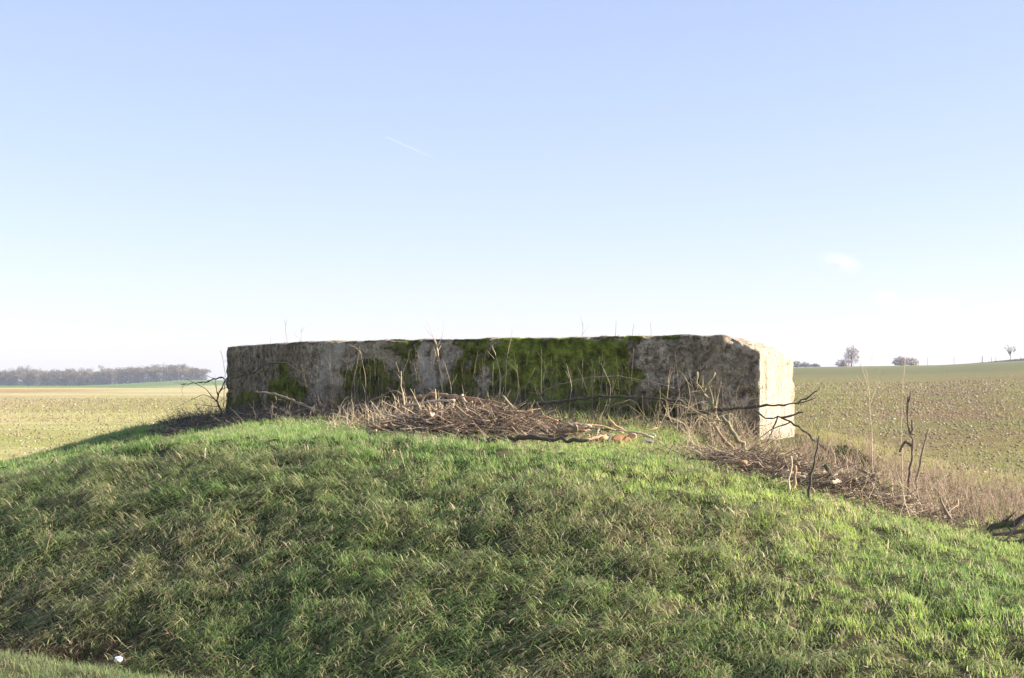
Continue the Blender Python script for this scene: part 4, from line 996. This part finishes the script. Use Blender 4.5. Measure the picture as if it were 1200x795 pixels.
for i, (px, hp, rr_, lab) in enumerate([(1087, 9, .05, 'hair-thin pole on the ridge right of the bush clump'), (1118, 9, .06, 'faint pole on the ridge midway to the dark post'), (1151, 8, .11, 'dark thick fence post on the ridge'), (1162, 6, .07, 'thin short post right of the dark thick post'),
                                   (1167, 6, .07, 'second thin post right of the dark thick post'), (1173, 3, .07, 'shortest post left of the V-shaped tree'), (1196, 4, .08, 'post at the far right end of the ridge')]):
    x0 = T_(px)*RY; z0 = Hs(x0, RY); h = hp/F*RY
    V, f = tubes(np.array([[[0, 0, -.4], [0.01, 0, h*.5], [.02, 0, h*.97], [.02, 0, h]]]), np.array([[rr_, rr_*.95, rr_*.9, rr_*.5]]), 7)
    o = mesh_np('fence_post', V, f, M_DARKBARK); o.location = (x0, RY, z0); tag(o, lab, 'post', 'posts along the ridge')
# rough dark grass strip along the right end of the ridge
x = rng.uniform(.325, .48, 5000)*RY; y = RY+rng.uniform(-1.5, 2.5, 5000)
V, Q, Tt, C = blades(np.stack([x, y, H(x, y)-.05], -1), rng.uniform(.3, 1.0, 5000)*np.clip((x/RY-.32)/.04, .2, 1.3), np.full(5000, .18), rng.uniform(0, 6.28, 5000), rng.uniform(0, .4, 5000), rng.uniform(.4, 1, 5000), cmix(5000, (.10, .09, .08), (.2, .17, .14)), K=1)
tag(mesh_np('ridge_scrub', V, [Tt], M_CROWN, cols=C), 'dark scrubby strip along the right end of the ridge', 'scrub', kind='stuff')

# ------------------------------------------------------------------ sky: contrail and wisps of cloud
def vol_mat(name, dens, soft):
    b = NB(name); tc = b.add('TexCoord').outputs['Object']
    ln = b.add('VectorMath', _operation='LENGTH', i0=tc).outputs['Value']
    n = b.noise(tc, 1.7, 4, .6)
    fall = b.math('SUBTRACT', 1.0, ln, True); fall = b.math('MULTIPLY', fall, fall)
    d = b.math('MULTIPLY', b.math('SUBTRACT', b.math('MULTIPLY', n, 1.6), .45, True), fall)
    d = b.math('MULTIPLY', d, dens)
    p = b.add('VolumePrincipled', Color=(1, 1, 1, 1), Density=d, Anisotropy=.3)
    b.l.new(p.outputs[0], b.out.inputs['Volume']); return b.m
def wisp(label, px, py, wpx, hpx, dens, rot):
    import bmesh
    Yd = 5000; bm = bmesh.new(); bmesh.ops.create_icosphere(bm, subdivisions=3, radius=1.0)
    me = bpy.data.meshes.new('cloud'); bm.to_mesh(me); bm.free()
    me.materials.append(vol_mat('cloud_vapour', dens, 1))
    o = bpy.data.objects.new('cloud', me); COL.objects.link(o)
    o.location = (T_(px)*Yd, Yd, EYE+(HOR-py)/F*Yd); o.scale = (wpx/F*Yd/2, 60, hpx/F*Yd/2); o.rotation_euler = (0, rot, 0)
    tag(o, label, 'cloud')
wisp('small white wisp of cloud, the highest and clearest, above the right field', 985, 308, 66, 30, .05, .25)
wisp('faint cloud wisp left of the pair low over the right field', 1038, 352, 50, 34, .035, .2)
wisp('faint cloud wisp in the middle of those low over the right field', 1073, 361, 44, 26, .03, 0)
wisp('faint puffy cloud wisp right of the low pair over the right field', 1104, 360, 50, 40, .03, .1)
wisp('faint cloud wisp at the right edge of the picture', 1188, 364, 36, 26, .03, 0)
def contrail():
    Yd = 9000
    p = [Vector((T_(a)*Yd, Yd+k, EYE+(HOR-b_)/F*Yd)) for a, b_, k in ((452, 160.5, 0), (475, 169.5, 50), (500, 179, 100), (526, 190.5, 150))]
    c = p[0]
    V, f = tubes(np.array([[list(q-c) for q in p]]), np.array([[5, 7.5, 9, 10]]), 8)
    b = NB('contrail_vapour'); tc = b.add('TexCoord').outputs['Object']
    sx = b.add('SeparateXYZ', Vector=tc).outputs[0]
    mr = b.add('MapRange', Value=sx); mr.inputs[1].default_value = 0; mr.inputs[2].default_value = 330; mr.inputs[3].default_value = .016; mr.inputs[4].default_value = .0
    pv = b.add('VolumePrincipled', Color=(1, 1, 1, 1), Density=mr.outputs[0]); b.l.new(pv.outputs[0], b.out.inputs['Volume'])
    o = mesh_np('contrail', V, f, b.m); o.location = c; tag(o, 'thin white contrail slanting down through the blue sky', 'contrail')
contrail()

# ------------------------------------------------------------------ haze
HAZE = 0.0003
if HAZE:
    b = NB('haze_air'); pv = b.add('VolumePrincipled', Color=(.80, .88, 1.0, 1), Density=HAZE, Anisotropy=.2); b.l.new(pv.outputs[0], b.out.inputs['Volume'])
    V = np.array([[sx*1950, -230 if sy < 0 else 2560, -12 if sz < 0 else 24] for sx in (-1, 1) for sy in (-1, 1) for sz in (-1, 1)], float)
    f = np.array([[0, 1, 3, 2], [4, 6, 7, 5], [0, 4, 5, 1], [2, 3, 7, 6], [0, 2, 6, 4], [1, 5, 7, 3]])
    tag(mesh_np('haze', V, [f], b.m), 'thin pale haze over the fields', 'haze', kind='stuff')
print('objects', len(bpy.data.objects))
